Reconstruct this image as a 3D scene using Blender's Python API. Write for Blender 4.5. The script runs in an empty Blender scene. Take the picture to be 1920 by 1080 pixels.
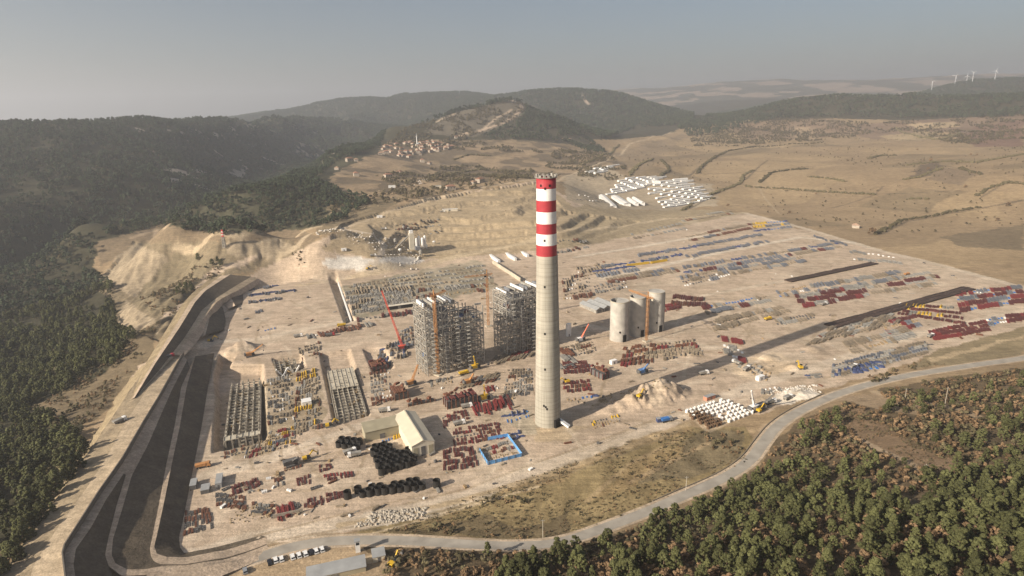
import bpy, math, random
import numpy as np
random.seed(7); RNG = np.random.default_rng(11)
R = math.radians
sc = bpy.context.scene

# ------------------------------------------------------------------ camera
FPX, CAMH, ROLL = 1150.0, 182.0, R(1.3)
PITCH = math.atan((540 - 216) / FPX)
CR, SR, CP, SP = math.cos(ROLL), math.sin(ROLL), math.cos(PITCH), math.sin(PITCH)
cam_d = bpy.data.cameras.new("camera"); cam_o = bpy.data.objects.new("camera", cam_d)
sc.collection.objects.link(cam_o)
cam_d.sensor_width = 36; cam_d.lens = 36 * FPX / 1920; cam_d.clip_start = 1; cam_d.clip_end = 60000
import mathutils
_r = mathutils.Vector((CR, -SR * SP, -SR * CP)); _u = mathutils.Vector((SR, CR * SP, CR * CP)); _f = mathutils.Vector((0, CP, -SP))
cam_o.matrix_world = mathutils.Matrix(((_r[0], _u[0], -_f[0], 0), (_r[1], _u[1], -_f[1], 0), (_r[2], _u[2], -_f[2], CAMH), (0, 0, 0, 1)))
sc.camera = cam_o

# ------------------------------------------------------------------ sky and sun
SUN_EL, SUN_AZ = 26.0, 213.0          # direction towards the sun, azimuth counted from +x
wd = bpy.data.worlds.new("World"); sc.world = wd; wd.use_nodes = True
wn = wd.node_tree; wn.nodes.clear()
sky = wn.nodes.new("ShaderNodeTexSky"); sky.sky_type = 'NISHITA'; sky.sun_disc = False
sky.sun_elevation = R(SUN_EL); sky.sun_rotation = R(90 - SUN_AZ)
sky.altitude = 200; sky.air_density = 1.0; sky.dust_density = 2.6; sky.ozone_density = 1.2
bg = wn.nodes.new("ShaderNodeBackground"); bg.inputs[1].default_value = 0.05
wo = wn.nodes.new("ShaderNodeOutputWorld")
wn.links.new(sky.outputs[0], bg.inputs[0]); wn.links.new(bg.outputs[0], wo.inputs[0])
sl = bpy.data.lights.new("sun", 'SUN'); sl.energy = 5.0; sl.angle = R(0.53); sl.color = (1.0, 0.90, 0.76)
so = bpy.data.objects.new("sun", sl); sc.collection.objects.link(so)
_s = mathutils.Vector((math.cos(R(SUN_AZ)) * math.cos(R(SUN_EL)), math.sin(R(SUN_AZ)) * math.cos(R(SUN_EL)), math.sin(R(SUN_EL))))
so.rotation_euler = _s.to_track_quat('Z', 'Y').to_euler(); so.location = (-300, -200, 600)
vs = sc.view_settings; vs.view_transform = 'Standard'; vs.look = 'None'; vs.gamma = 1; vs.exposure = 0.82
sc.cycles.use_denoising = True; sc.cycles.denoiser = "OPENIMAGEDENOISE"; sc.cycles.denoising_input_passes = "RGB_ALBEDO_NORMAL"; sc.cycles.denoising_prefilter = "ACCURATE"
sc.cycles.max_bounces = 5; sc.cycles.diffuse_bounces = 2; sc.cycles.glossy_bounces = 2; sc.cycles.transmission_bounces = 2
sc.cycles.volume_bounces = 1; sc.cycles.transparent_max_bounces = 4

# ------------------------------------------------------------------ view geometry helpers (photo pixels of 1920x1080)
def rays(px, py):
    px = np.asarray(px, float); py = np.asarray(py, float)
    u = (px - 960) / FPX; v = -(py - 540) / FPX
    x = u * CR + v * SR; y = -u * SR + v * CR
    return x, CP + y * SP, -SP + y * CP
def at(px, py, z=0.0):
    x, y, d = rays(px, py); t = (z - CAMH) / d
    return np.stack([x * t, y * t, np.broadcast_to(np.asarray(z, float), np.shape(x * t))], -1)
def atD(px, py, D):
    x, y, d = rays(px, py); t = D / np.hypot(x, y)
    return np.array([x * t, y * t, CAMH + d * t])
def proj(x, y, z):
    Z = z - CAMH; dep = y * CP - Z * SP; yy = y * SP + Z * CP
    dd = np.where(dep < 1, 1, dep); X = x / dd; Y = yy / dd
    return np.where(dep < 1, -9e4, 960 + FPX * (X * CR - Y * SR)), np.where(dep < 1, -9e4, 540 - FPX * (X * SR + Y * CR))
def _h(ix, iy, s):
    n = (ix * 374761393 + iy * 668265263 + s * 1442695041).astype(np.int64) & 0xffffffff
    n = ((n ^ (n >> 13)) * 1274126177) & 0xffffffff
    return ((n ^ (n >> 16)) & 0xffffff) / 16777215.0
def vnoise(x, y, s=0):
    ix = np.floor(x).astype(np.int64); iy = np.floor(y).astype(np.int64); fx = x - ix; fy = y - iy
    fx = fx * fx * (3 - 2 * fx); fy = fy * fy * (3 - 2 * fy)
    a = _h(ix, iy, s); b = _h(ix + 1, iy, s); c = _h(ix, iy + 1, s); d = _h(ix + 1, iy + 1, s)
    return (a + (b - a) * fx) * (1 - fy) + (c + (d - c) * fx) * fy
def fbm(x, y, s=0, o=4):
    r = 0; a = .5; n = 0
    for k in range(o):
        r = r + a * vnoise(x * 2 ** k + 17.3 * k, y * 2 ** k - 9.1 * k, s + k); n += a; a *= .5
    return r / n
def inpoly(X, Y, P):
    P = np.asarray(P, float); r = np.zeros(np.shape(X), bool); j = len(P) - 1
    for i in range(len(P)):
        xi, yi = P[i]; xj, yj = P[j]
        if yi != yj:
            r ^= ((yi > Y) != (yj > Y)) & (X < (xj - xi) * (Y - yi) / (yj - yi) + xi)
        j = i
    return r

# ------------------------------------------------------------------ terrain: heights known at spots, smoothly interpolated
ZP = [(0,1079,8),(60,1040,9),(0,950,0),(100,900,5),(0,850,-12),(100,800,-3),(0,760,-20),(100,740,-10),(200,690,-2),(0,650,-26),(100,640,-22),
 (180,640,-14),(0,560,-26),(100,550,-26),(190,530,-18),(0,500,-18),(100,490,-20),(180,470,-14),(-300,700,-10),(-300,1000,5),(150,700,-7),(215,600,-6),
 (300,960,0),(385,1000,0),(430,1000,0),(640,990,0),(300,690,0),
 (1919,1079,40),(1500,1079,34),(1100,1079,17),(960,1079,10),(700,1079,3),(500,1079,0),(300,1100,2),(1400,950,11),(1600,900,18),(1919,900,26),(1919,760,11),
 (1700,760,7),(1600,800,8),(1450,870,2),(1919,672,1),(1780,693,1),(1680,708,0),(1580,735,0),(1510,765,0),(1455,798,0),(1430,830,0),(1405,870,0),(1350,905,0),
 (1250,945,0),(1150,985,0),(1060,1018,0),(980,1027,0),(880,1022,0),(760,1013,0),(640,1010,0),(1250,1000,7),(1100,1050,9),(800,1060,3),(2300,700,10),(2300,1000,40),
 (1000,950,0),(1200,900,0),(1300,840,0),(1600,640,0),(1800,640,0),(1900,620,0),(2200,560,0),(2600,560,5),
 (1500,420,0),(1600,440,0),(1750,470,0),(1900,480,0),(1900,420,1),(1700,400,1),(1500,380,1),(1420,370,2),(2400,430,2),
 (230,500,7),(270,470,9),(300,560,11),(250,590,5),(350,500,11),(420,470,12),(480,465,13),(540,470,11),(215,520,-6),(230,610,-3),(320,640,12),(420,450,14),(560,455,14),
 (345,545,14),(265,560,12),(310,600,13),(275,640,10),(200,515,-14)]
DP = [(0,420,1250),(0,350,1450),(0,290,1650),(0,242,1900),(150,420,1150),(150,350,1400),(150,290,1650),(60,238,1950),(133,230,2000),(180,233,2050),(267,232,2080),(330,233,2100),(400,233,2350),(300,410,1150),
 (300,330,1500),(300,280,1750),(430,233,2500),(467,228,2700),(520,223,3000),(560,223,3300),(600,224,3450),(633,225,3600),(450,340,1900),(450,290,2200),(450,260,2450),(313,427,1080),(433,368,1500),
 (550,332,2000),(640,287,2800),(560,300,2600),(560,260,2900),(640,260,3200),(700,252,3900),
 (340,408,900),(433,363,1100),(500,347,1250),(550,327,1400),(600,300,1650),(640,277,1900),(700,262,2150),(730,240,2300),
 (480,430,850),(560,420,900),(640,380,1050),(640,340,1250),(640,310,1500),(560,370,1080),(400,430,830),
 (760,330,1450),(760,290,1800),(780,270,1950),(860,300,1750),(860,260,2100),(820,225,2340),(870,207,2450),(930,193,2550),(970,190,2600),(1000,205,2600),(1050,222,2550),(1100,248,2450),(1125,275,2300),
 (1000,240,2300),(1000,270,2050),(1000,300,1800),(1000,330,1500),(1100,300,1850),(1100,330,1500),(1100,280,2100),(780,238,2320),
 (925,183,4300),(980,175,4200),(1040,170,4200),(1090,168,4200),(1150,173,4200),(1200,188,4100),(1240,200,4000),(1280,215,3900),(1150,250,3300),(1200,235,3400),(1280,240,3000),(1090,215,3700),
 (480,215,5600),(530,211,5500),(560,209,5400),(600,195,5200),(640,187,5000),(690,184,5000),(725,187,5000),(755,178,5000),(800,177,5000),(860,178,5000),(905,180,5000),(640,230,4300),(740,235,4300),
 (1300,330,1650),(1500,330,1650),(1700,330,1600),(1900,330,1550),(1500,280,2300),(1700,280,2250),(1900,280,2200),(1300,270,2500),(1500,245,3000),(1700,245,2950),(1900,240,2900),(1300,245,2900),
 (1310,222,3500),(1340,217,3550),(1400,207,3600),(1450,195,3600),(1500,186,3600),(1560,180,3600),(1650,177,3600),(1720,176,3600),(1800,180,3600),(1860,178,3600),(1919,180,3600),(1500,215,3300),(1700,215,3300),(1900,212,3250),
 (1745,166,5500),(1790,158,5500),(1830,152,5500),(1880,150,5500),(1919,147,5500),(2050,150,5500),(1715,180,5500),
 (1170,166,9500),(1250,165,9500),(1330,155,9500),(1400,150,9500),(1460,148,9500),(1520,150,9500),(1600,149,9500),(1700,147,9500),(1800,140,9500),(1919,138,9500),(1300,200,6500),(1400,190,6500),(1500,166,8000),(1650,165,8000),
 (600,425,880),(700,395,960),(800,370,1030),(900,348,1120),(1000,335,1200),(1060,345,1230),(850,440,860),(950,440,860),(760,440,850),(1040,420,900),(700,470,760),(600,460,760),(1230,370,1360),(1330,370,1340),(1140,380,1280),
 (1180,330,1500),(1250,310,1700),
 (-500,420,1250),(-500,242,2000),(-500,330,1500),(-1200,260,2200),(-1200,500,900),(2500,330,1550),(2500,280,2200),(2500,200,3400),(2500,160,5500),(3200,250,3000),(3200,400,1300)]
XP = [(0,0,40),(150,60,44),(-150,0,3),(0,-500,30),(-600,-500,20),(600,-500,40),(400,200,40),(700,200,30)]
# hidden ground behind the crests (azimuth pixel column, distance, height)
HP = [(0,2600,90),(133,2700,90),(267,2800,90),(400,3100,80),(520,3800,70),(633,4300,70),(970,3200,90),(870,3100,80),(1100,3000,70),(780,3000,70),(1090,5200,90),(925,5300,90),(1240,5000,70),
 (700,6200,90),(860,6200,80),(560,6500,60),(1560,4300,110),(1400,4300,100),(1720,4300,110),(1860,4300,120),(1830,6500,200),(1919,6500,220),(433,1300,10),(550,1650,12),(640,2250,25),(340,980,4),(700,2500,40)]
CT = [tuple(at(a, b, c)) for a, b, c in ZP] + [tuple(atD(a, b, c)) for a, b, c in DP] + [tuple(map(float, p)) for p in XP]
for a, D, z in HP:
    x, y, _ = rays(a, 230); k = D / math.hypot(x, y); CT.append((float(x * k), float(y * k), float(z)))
for k in range(24):
    a = k / 24 * 2 * math.pi
    CT.append((15000 * math.cos(a), 15000 * math.sin(a), 120 if -0.3 < math.sin(a) and math.cos(a) > .1 else 20))
SITE = [(385,640),(330,690),(300,1035),(640,985),(860,935),(1000,880),(1200,815),(1290,800),(1420,770),(1560,725),(1750,660),(1919,610),(2400,480),(1919,535),(1650,468),(1395,398),(1250,420),(1060,470),(880,490),(640,520),(540,525),(440,545)]
SITEW = at([p[0] for p in SITE], [p[1] for p in SITE], 0.0)[:, :2]
_n = 16
for i in range(len(SITEW)):
    a, b = SITEW[i], SITEW[(i + 1) % len(SITEW)]; L = np.hypot(*(b - a))
    for k in range(max(1, int(L / 60))):
        p = a + (b - a) * k / max(1, int(L / 60)); CT.append((p[0], p[1], 0.0))
CT = np.array(CT)
_A = np.sqrt(((CT[:, None, :2] - CT[None, :, :2]) ** 2).sum(-1) + 900.0)
_M = np.ones((len(CT) + 1,) * 2); _M[:-1, :-1] = _A + np.eye(len(CT)) * -2.0; _M[-1, -1] = 0
_W = np.linalg.solve(_M, np.append(CT[:, 2], 0))
def segdist(X, Y, P, closed=False):
    P = np.asarray(P, float); best = np.full(np.shape(X), 1e9)
    for i in range(len(P) - (0 if closed else 1)):
        a = P[i]; b = P[(i + 1) % len(P)]; d = b - a; l = max(1e-9, d @ d)
        t = np.clip(((X - a[0]) * d[0] + (Y - a[1]) * d[1]) / l, 0, 1)
        best = np.minimum(best, np.hypot(X - a[0] - t * d[0], Y - a[1] - t * d[1]))
    return best
MOUNDS = []   # (x, y, radius, height, along angle, stretch)
def _mound(px, py, r, h, ang=0, st=1.0):
    p = at(px, py, 0); MOUNDS.append((p[0], p[1], r, h, R(ang), st))
_mound(1226, 742, 14, 10, 30, 1.5); _mound(1182, 756, 9, 6, 30, 1.7); _mound(1262, 738, 9, 4, 20, 1.5); _mound(1145, 768, 6, 2.5, 30, 2); _mound(1500, 740, 9, 3.0, 20, 1.6); _mound(1440, 672, 9, 2.2); _mound(1490, 690, 8, 2.0)
_mound(455, 655, 11, 7, 20, 1.3); _mound(1410, 690, 9, 2.5, 30, 2); _mound(1290, 665, 8, 1.6); _mound(1525, 655, 8, 1.6)
PITS = []     # (outline in world metres, depth): excavations
for P_, d_ in [([(412,664),(440,667),(430,684),(492,684),(500,822),(470,833),(400,847),(405,740),(402,700)], 6.5), ([(512,672),(565,663),(572,688),(526,708)], 5.0), ([(618,523),(632,520),(664,600),(648,606)], 6.0),
               ([(600,662),(655,655),(692,778),(628,796)], 3.5), ([(682,655),(722,650),(738,690),(700,698)], 3.0)]:
    PITS.append((at([p[0] for p in P_], [p[1] for p in P_], 0.0)[:, :2], d_))
def height(X, Y):
    X = np.asarray(X, float); Y = np.asarray(Y, float); sh = X.shape; x = X.ravel(); y = Y.ravel(); z = np.empty(len(x))
    for i in range(0, len(x), 40000):
        a = x[i:i + 40000].astype(np.float32); b = y[i:i + 40000].astype(np.float32)
        d = np.sqrt((a[:, None] - CT[None, :, 0].astype(np.float32)) ** 2 + (b[:, None] - CT[None, :, 1].astype(np.float32)) ** 2 + np.float32(900))
        z[i:i + 40000] = d.astype(np.float64) @ _W[:-1] + _W[-1]
    sd = segdist(x, y, SITEW, True); ins = inpoly(x, y, SITEW)
    m = np.where(ins, np.clip(sd / 14, 0, 1), 0); m = m * m * (3 - 2 * m)
    out = np.where(ins, 0, np.clip(sd / 120, 0, 1))
    D = np.hypot(x, y)
    rg = fbm(x / 210, y / 210, 3, 4) - .5
    rid = 1 - np.abs(2 * fbm(x / 420, y / 420, 9, 3) - 1)
    far = np.clip((D - 500) / 1500, 0, 1)
    flatp = np.clip((x - 350) / 250, 0, 1) * np.clip((2500 - D) / 600, 0, 1) * (y > 200)   # the fields stay even
    z = z * (1 - m) + out * (1 - flatp * .93) * (rg * (6 + 14 * far) + (rid - .92) * 20 * far)
    z = z + (1 - m) * out * (fbm(x / 28, y / 28, 5, 3) - .5) * 2.2 * (1 - flatp)
    z = z + m * (fbm(x / 22, y / 22, 6, 3) - .5) * .5
    for mx, my, r, h, ang, st in MOUNDS:
        dx = x - mx; dy = y - my; a = (dx * math.cos(ang) + dy * math.sin(ang)) / st; b = -dx * math.sin(ang) + dy * math.cos(ang)
        q = np.sqrt(a * a + b * b) / r; near = q < 1.6
        if near.any():
            q = q + (fbm(x / 4.0, y / 4.0, 8, 2) - .5) * .35
            z = z + np.where(near, h * np.clip(1.15 - q, 0, 1) ** 1.25, 0)
    for P_, d_ in PITS:
        b = (x > P_[:, 0].min() - 3) & (x < P_[:, 0].max() + 3) & (y > P_[:, 1].min() - 3) & (y < P_[:, 1].max() + 3)
        if b.any():
            q = segdist(x[b], y[b], P_, True) * np.where(inpoly(x[b], y[b], P_), 1, -1); z[b] -= d_ * np.clip((q + 1) / 3.0, 0, 1)
    kn = inpoly(*proj(x, y, z), [(185,530),(250,452),(330,452),(440,448),(545,450),(600,482),(500,495),(420,512),(345,590),(300,640),(235,615)])
    z = z + np.where(kn, -np.clip(1 - np.abs(2 * fbm(x / 17, y / 30, 15, 3) - 1) * 2.2, 0, 1) * 3.2 * np.clip(sd / 30, 0, 1), 0)
    # spoil heaps and the quarry bench behind the works: eroded gullies
    px, py = proj(x, y, z)
    sp = inpoly(px, py, [(600,470),(640,420),(800,372),(1010,340),(1060,395),(1200,415),(1060,465),(900,470),(740,480)])
    zz = z + (fbm(x / 90, y / 90, 13, 3) - .5) * 9; st_ = 7.5; fr = zz / st_ - np.floor(zz / st_); stp = st_ * (np.floor(zz / st_) + np.clip((fr - .58) / .36, 0, 1))
    face = np.clip((fr - .5) / .2, 0, 1) * np.clip((1.02 - fr) / .1, 0, 1); g = np.abs(2 * fbm(x / 7, y / 7, 12, 3) - 1)
    z = z + np.where(sp, (stp - zz - g * 2.4 * face) * np.clip(sd / 50, 0, 1), 0)
    return z.reshape(sh)

NA_F, A_F = 1040, R(53)
ANG = np.concatenate([np.linspace(-math.pi + .02, -A_F, 40, endpoint=False), np.linspace(-A_F, A_F, NA_F), np.linspace(A_F, math.pi - .02, 41)[1:]])
DST = np.concatenate([np.linspace(4, 130, 22, endpoint=False), np.geomspace(130, 15000, 1250)])
GA, GD = np.meshgrid(ANG, DST, indexing='ij')
GX, GY = GD * np.sin(GA), GD * np.cos(GA)
GZ = height(GX, GY)
GE = np.maximum.accumulate((GZ - CAMH) / GD, axis=1)        # horizon seen so far along each bearing
def gz(x, y):
    x = np.asarray(x, float); y = np.asarray(y, float); a = np.arctan2(x, y); d = np.hypot(x, y)
    ia = np.clip(np.searchsorted(ANG, a) - 1, 0, len(ANG) - 2); idd = np.clip(np.searchsorted(DST, d) - 1, 0, len(DST) - 2)
    fa = np.clip((a - ANG[ia]) / (ANG[ia + 1] - ANG[ia]), 0, 1); fd = np.clip((d - DST[idd]) / (DST[idd + 1] - DST[idd]), 0, 1)
    return (GZ[ia, idd] * (1 - fa) + GZ[ia + 1, idd] * fa) * (1 - fd) + (GZ[ia, idd + 1] * (1 - fa) + GZ[ia + 1, idd + 1] * fa) * fd
def seen(x, y, up=0.0):
    """how far (as a slope) a point up metres over the ground stands over the ground in front of it"""
    a = np.arctan2(x, y); d = np.hypot(x, y)
    ia = np.clip(np.searchsorted(ANG, a) - 1, 0, len(ANG) - 2); idd = np.clip(np.searchsorted(DST, d) - 3, 0, len(DST) - 1)
    return (gz(x, y) + up - CAMH) / d - GE[ia, idd]
def hit(px, py):
    x, y, d = rays(px, py); a = math.atan2(x, y); e = d / math.hypot(x, y)
    ia = int(np.clip(np.searchsorted(ANG, a) - 1, 0, len(ANG) - 2))
    k = int(np.searchsorted(GE[ia], e)); k = min(max(k, 1), len(DST) - 1)
    e0, e1 = GE[ia, k - 1], GE[ia, k]; t = 0.5 if e1 <= e0 else (e - e0) / (e1 - e0)
    D = DST[k - 1] + (DST[k] - DST[k - 1]) * t; q = D / math.hypot(x, y)
    X, Y = float(x * q), float(y * q)
    return X, Y, float(gz(X, Y))
# ------------------------------------------------------------------ object bookkeeping
def tag(o, label=None, cat=None, group=None, kind=None):
    if label: o['label'] = label
    if cat: o['category'] = cat
    if group: o['group'] = group
    if kind: o['kind'] = kind
    return o
LINK = sc.collection.objects.link
def empty(name, loc, rz=0.0):
    o = bpy.data.objects.new(name, None); LINK(o); o.location = loc; o.rotation_euler = (0, 0, rz); o.empty_display_size = .5
    return o
class MB:
    """collects boxes, bars and tubes with material slots and builds one mesh"""
    def __init__(s): s.v = []; s.f = []; s.m = []
    def add(s, vs, fs, mi=0):
        b = len(s.v); s.v += [tuple(map(float, q)) for q in vs]; s.f += [tuple(b + i for i in q) for q in fs]; s.m += [mi] * len(fs)
    def box(s, x0, y0, z0, x1, y1, z1, mi=0):
        s.add([(x0,y0,z0),(x1,y0,z0),(x1,y1,z0),(x0,y1,z0),(x0,y0,z1),(x1,y0,z1),(x1,y1,z1),(x0,y1,z1)],
              [(0,3,2,1),(4,5,6,7),(0,1,5,4),(1,2,6,5),(2,3,7,6),(3,0,4,7)], mi)
    def rbox(s, cx, cy, z0, lx, ly, h, rz=0.0, mi=0, tilt=0.0):
        c, n = math.cos(rz), math.sin(rz); P = []
        for z in (0, h):
            for a, b in ((-1,-1),(1,-1),(1,1),(-1,1)):
                x, y = a * lx / 2, b * ly / 2; P.append((cx + x * c - y * n, cy + x * n + y * c, z0 + z + x * tilt))
        s.add(P, [(0,3,2,1),(4,5,6,7),(0,1,5,4),(1,2,6,5),(2,3,7,6),(3,0,4,7)], mi)
    def bar(s, a, b, w, h=None, mi=0):
        a = mathutils.Vector(a); b = mathutils.Vector(b); d = (b - a)
        if d.length < 1e-6: return
        h = h or w; d.normalize(); up = mathutils.Vector((0,0,1)) if abs(d.z) < .95 else mathutils.Vector((0,1,0))
        x = d.cross(up).normalized() * (w / 2); y = x.cross(d).normalized() * (h / 2)
        P = [a - x - y, a + x - y, a + x + y, a - x + y, b - x - y, b + x - y, b + x + y, b - x + y]
        s.add(P, [(0,1,2,3),(7,6,5,4),(0,4,5,1),(1,5,6,2),(2,6,7,3),(3,7,4,0)], mi)
    def lathe(s, prof, n=16, c=(0,0,0), mi=0, cap=(True, True), mfun=None):
        b = len(s.v)
        for r, z in prof:
            for k in range(n):
                t = 2 * math.pi * k / n; s.v.append((c[0] + r * math.cos(t), c[1] + r * math.sin(t), c[2] + z))
        for i in range(len(prof) - 1):
            for k in range(n):
                s.f.append((b + i*n + k, b + i*n + (k+1) % n, b + (i+1)*n + (k+1) % n, b + (i+1)*n + k)); s.m.append(mfun(i) if mfun else mi)
        if cap[0]: s.f.append(tuple(b + k for k in reversed(range(n)))); s.m.append(mi)
        if cap[1]: s.f.append(tuple(b + (len(prof)-1)*n + k for k in range(n))); s.m.append(mi)
    def tube(s, pts, r, n=8, mi=0, cap=True, radii=None):
        pts = [mathutils.Vector(p) for p in pts]; b = len(s.v)
        for i, p in enumerate(pts):
            d = (pts[min(i+1, len(pts)-1)] - pts[max(i-1, 0)]).normalized()
            up = mathutils.Vector((0,0,1)) if abs(d.z) < .95 else mathutils.Vector((0,1,0))
            x = d.cross(up).normalized(); y = x.cross(d); rr = radii[i] if radii else r
            for k in range(n):
                t = 2 * math.pi * k / n; q = p + x * (rr * math.cos(t)) + y * (rr * math.sin(t)); s.v.append(tuple(q))
        for i in range(len(pts) - 1):
            for k in range(n):
                s.f.append((b + i*n + k, b + (i+1)*n + k, b + (i+1)*n + (k+1) % n, b + i*n + (k+1) % n)); s.m.append(mi)
        if cap:
            s.f.append(tuple(b + k for k in range(n))); s.m.append(mi)
            s.f.append(tuple(b + (len(pts)-1)*n + k for k in reversed(range(n)))); s.m.append(mi)
    def mesh(s, name, mats, smooth=False):
        me = bpy.data.meshes.new(name); me.from_pydata(s.v, [], s.f)
        for m in (mats if isinstance(mats, (list, tuple)) else [mats]): me.materials.append(m)
        if s.m and max(s.m) > 0: me.polygons.foreach_set('material_index', np.array(s.m, np.int32))
        if smooth: me.polygons.foreach_set('use_smooth', np.ones(len(me.polygons), bool))
        me.update(); return me
    def build(s, name, mats, parent=None, smooth=False):
        o = bpy.data.objects.new(name, s.mesh(name, mats, smooth)); LINK(o)
        if parent: o.parent = parent
        return o
def put(name, mesh, loc, rz=0.0, scale=None, parent=None):
    o = bpy.data.objects.new(name, mesh); LINK(o); o.location = loc; o.rotation_euler = (0, 0, rz)
    if scale is not None: o.scale = scale if hasattr(scale, '__len__') else (scale,) * 3
    if parent: o.parent = parent
    return o
def lattice(m, a, b, w, n, t=.12, mi=0, w2=None, alt=None):
    """square lattice mast between two points"""
    a = mathutils.Vector(a); b = mathutils.Vector(b); d = (b - a).normalized()
    up = mathutils.Vector((0,0,1)) if abs(d.z) < .9 else mathutils.Vector((1,0,0))
    x = d.cross(up).normalized(); y = x.cross(d); w2 = w if w2 is None else w2
    def P(i, k):
        f = i / n; q = (w + (w2 - w) * f) / 2; sx, sy = ((-1,-1),(1,-1),(1,1),(-1,1))[k % 4]
        return a + (b - a) * f + x * (sx * q) + y * (sy * q)
    for i in range(n):
        mm = alt(i / n) if alt else mi
        for k in range(4):
            m.bar(P(i, k), P(i + 1, k), t * 1.5, mi=mm)
            m.bar(P(i, k), P(i + 1, k + 1) if (i + k) % 2 else P(i + 1, k - 1 if k else 3), t * .8, mi=mm)
            m.bar(P(i + 1, k), P(i + 1, k + 1), t * .8, mi=mm)

# ------------------------------------------------------------------ materials
MATS = {}
def mat(name, col, rough=.75, var=.25, scale=.6, spec=.3, metal=0.0, obj_var=0.0, coords='Object', bump=0.0, detail=4):
    if name in MATS: return MATS[name]
    m = bpy.data.materials.new(name); m.use_nodes = True; nt = m.node_tree; N, L = nt.nodes, nt.links
    b = N['Principled BSDF']; b.inputs['Roughness'].default_value = rough; b.inputs['Specular IOR Level'].default_value = spec; b.inputs['Metallic'].default_value = metal
    tc = N.new('ShaderNodeTexCoord'); nz = N.new('ShaderNodeTexNoise'); nz.inputs['Scale'].default_value = scale; nz.inputs['Detail'].default_value = detail
    L.new(tc.outputs[coords], nz.inputs['Vector'])
    mr = N.new('ShaderNodeMapRange'); mr.inputs[1].default_value = .3; mr.inputs[2].default_value = .7; mr.inputs[3].default_value = 1 - var; mr.inputs[4].default_value = 1 + var
    L.new(nz.outputs[0], mr.inputs[0])
    val = mr.outputs[0]
    if obj_var:
        oi = N.new('ShaderNodeObjectInfo'); r2 = N.new('ShaderNodeMapRange'); r2.inputs[3].default_value = 1 - obj_var; r2.inputs[4].default_value = 1 + obj_var
        L.new(oi.outputs['Random'], r2.inputs[0]); mu = N.new('ShaderNodeMath'); mu.operation = 'MULTIPLY'; L.new(val, mu.inputs[0]); L.new(r2.outputs[0], mu.inputs[1]); val = mu.outputs[0]
    vm = N.new('ShaderNodeVectorMath'); vm.operation = 'SCALE'; vm.inputs[0].default_value = col[:3]; L.new(val, vm.inputs['Scale'])
    L.new(vm.outputs[0], b.inputs['Base Color'])
    if bump:
        bp = N.new('ShaderNodeBump'); bp.inputs['Strength'].default_value = 1; bp.inputs['Distance'].default_value = bump; L.new(nz.outputs[0], bp.inputs['Height']); L.new(bp.outputs[0], b.inputs['Normal'])
    MATS[name] = m; return m
SAND = (.455, .352, .255); SANDD = (.36, .265, .165); PALE = (.55, .455, .345); SPOIL = (.37, .285, .18); DRY = (.25, .19, .11); FIELD = (.29, .21, .125); FIELD2 = (.25, .185, .115)
SCRUB = (.135, .10, .06); FLOOR = (.055, .05, .03); HEATH = (.20, .14, .095); LIME = (.60, .55, .48); SLOPE_SHADE = (.125, .10, .072)  # last tone: cut slope earth with the slopes' shade put into the colour

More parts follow.
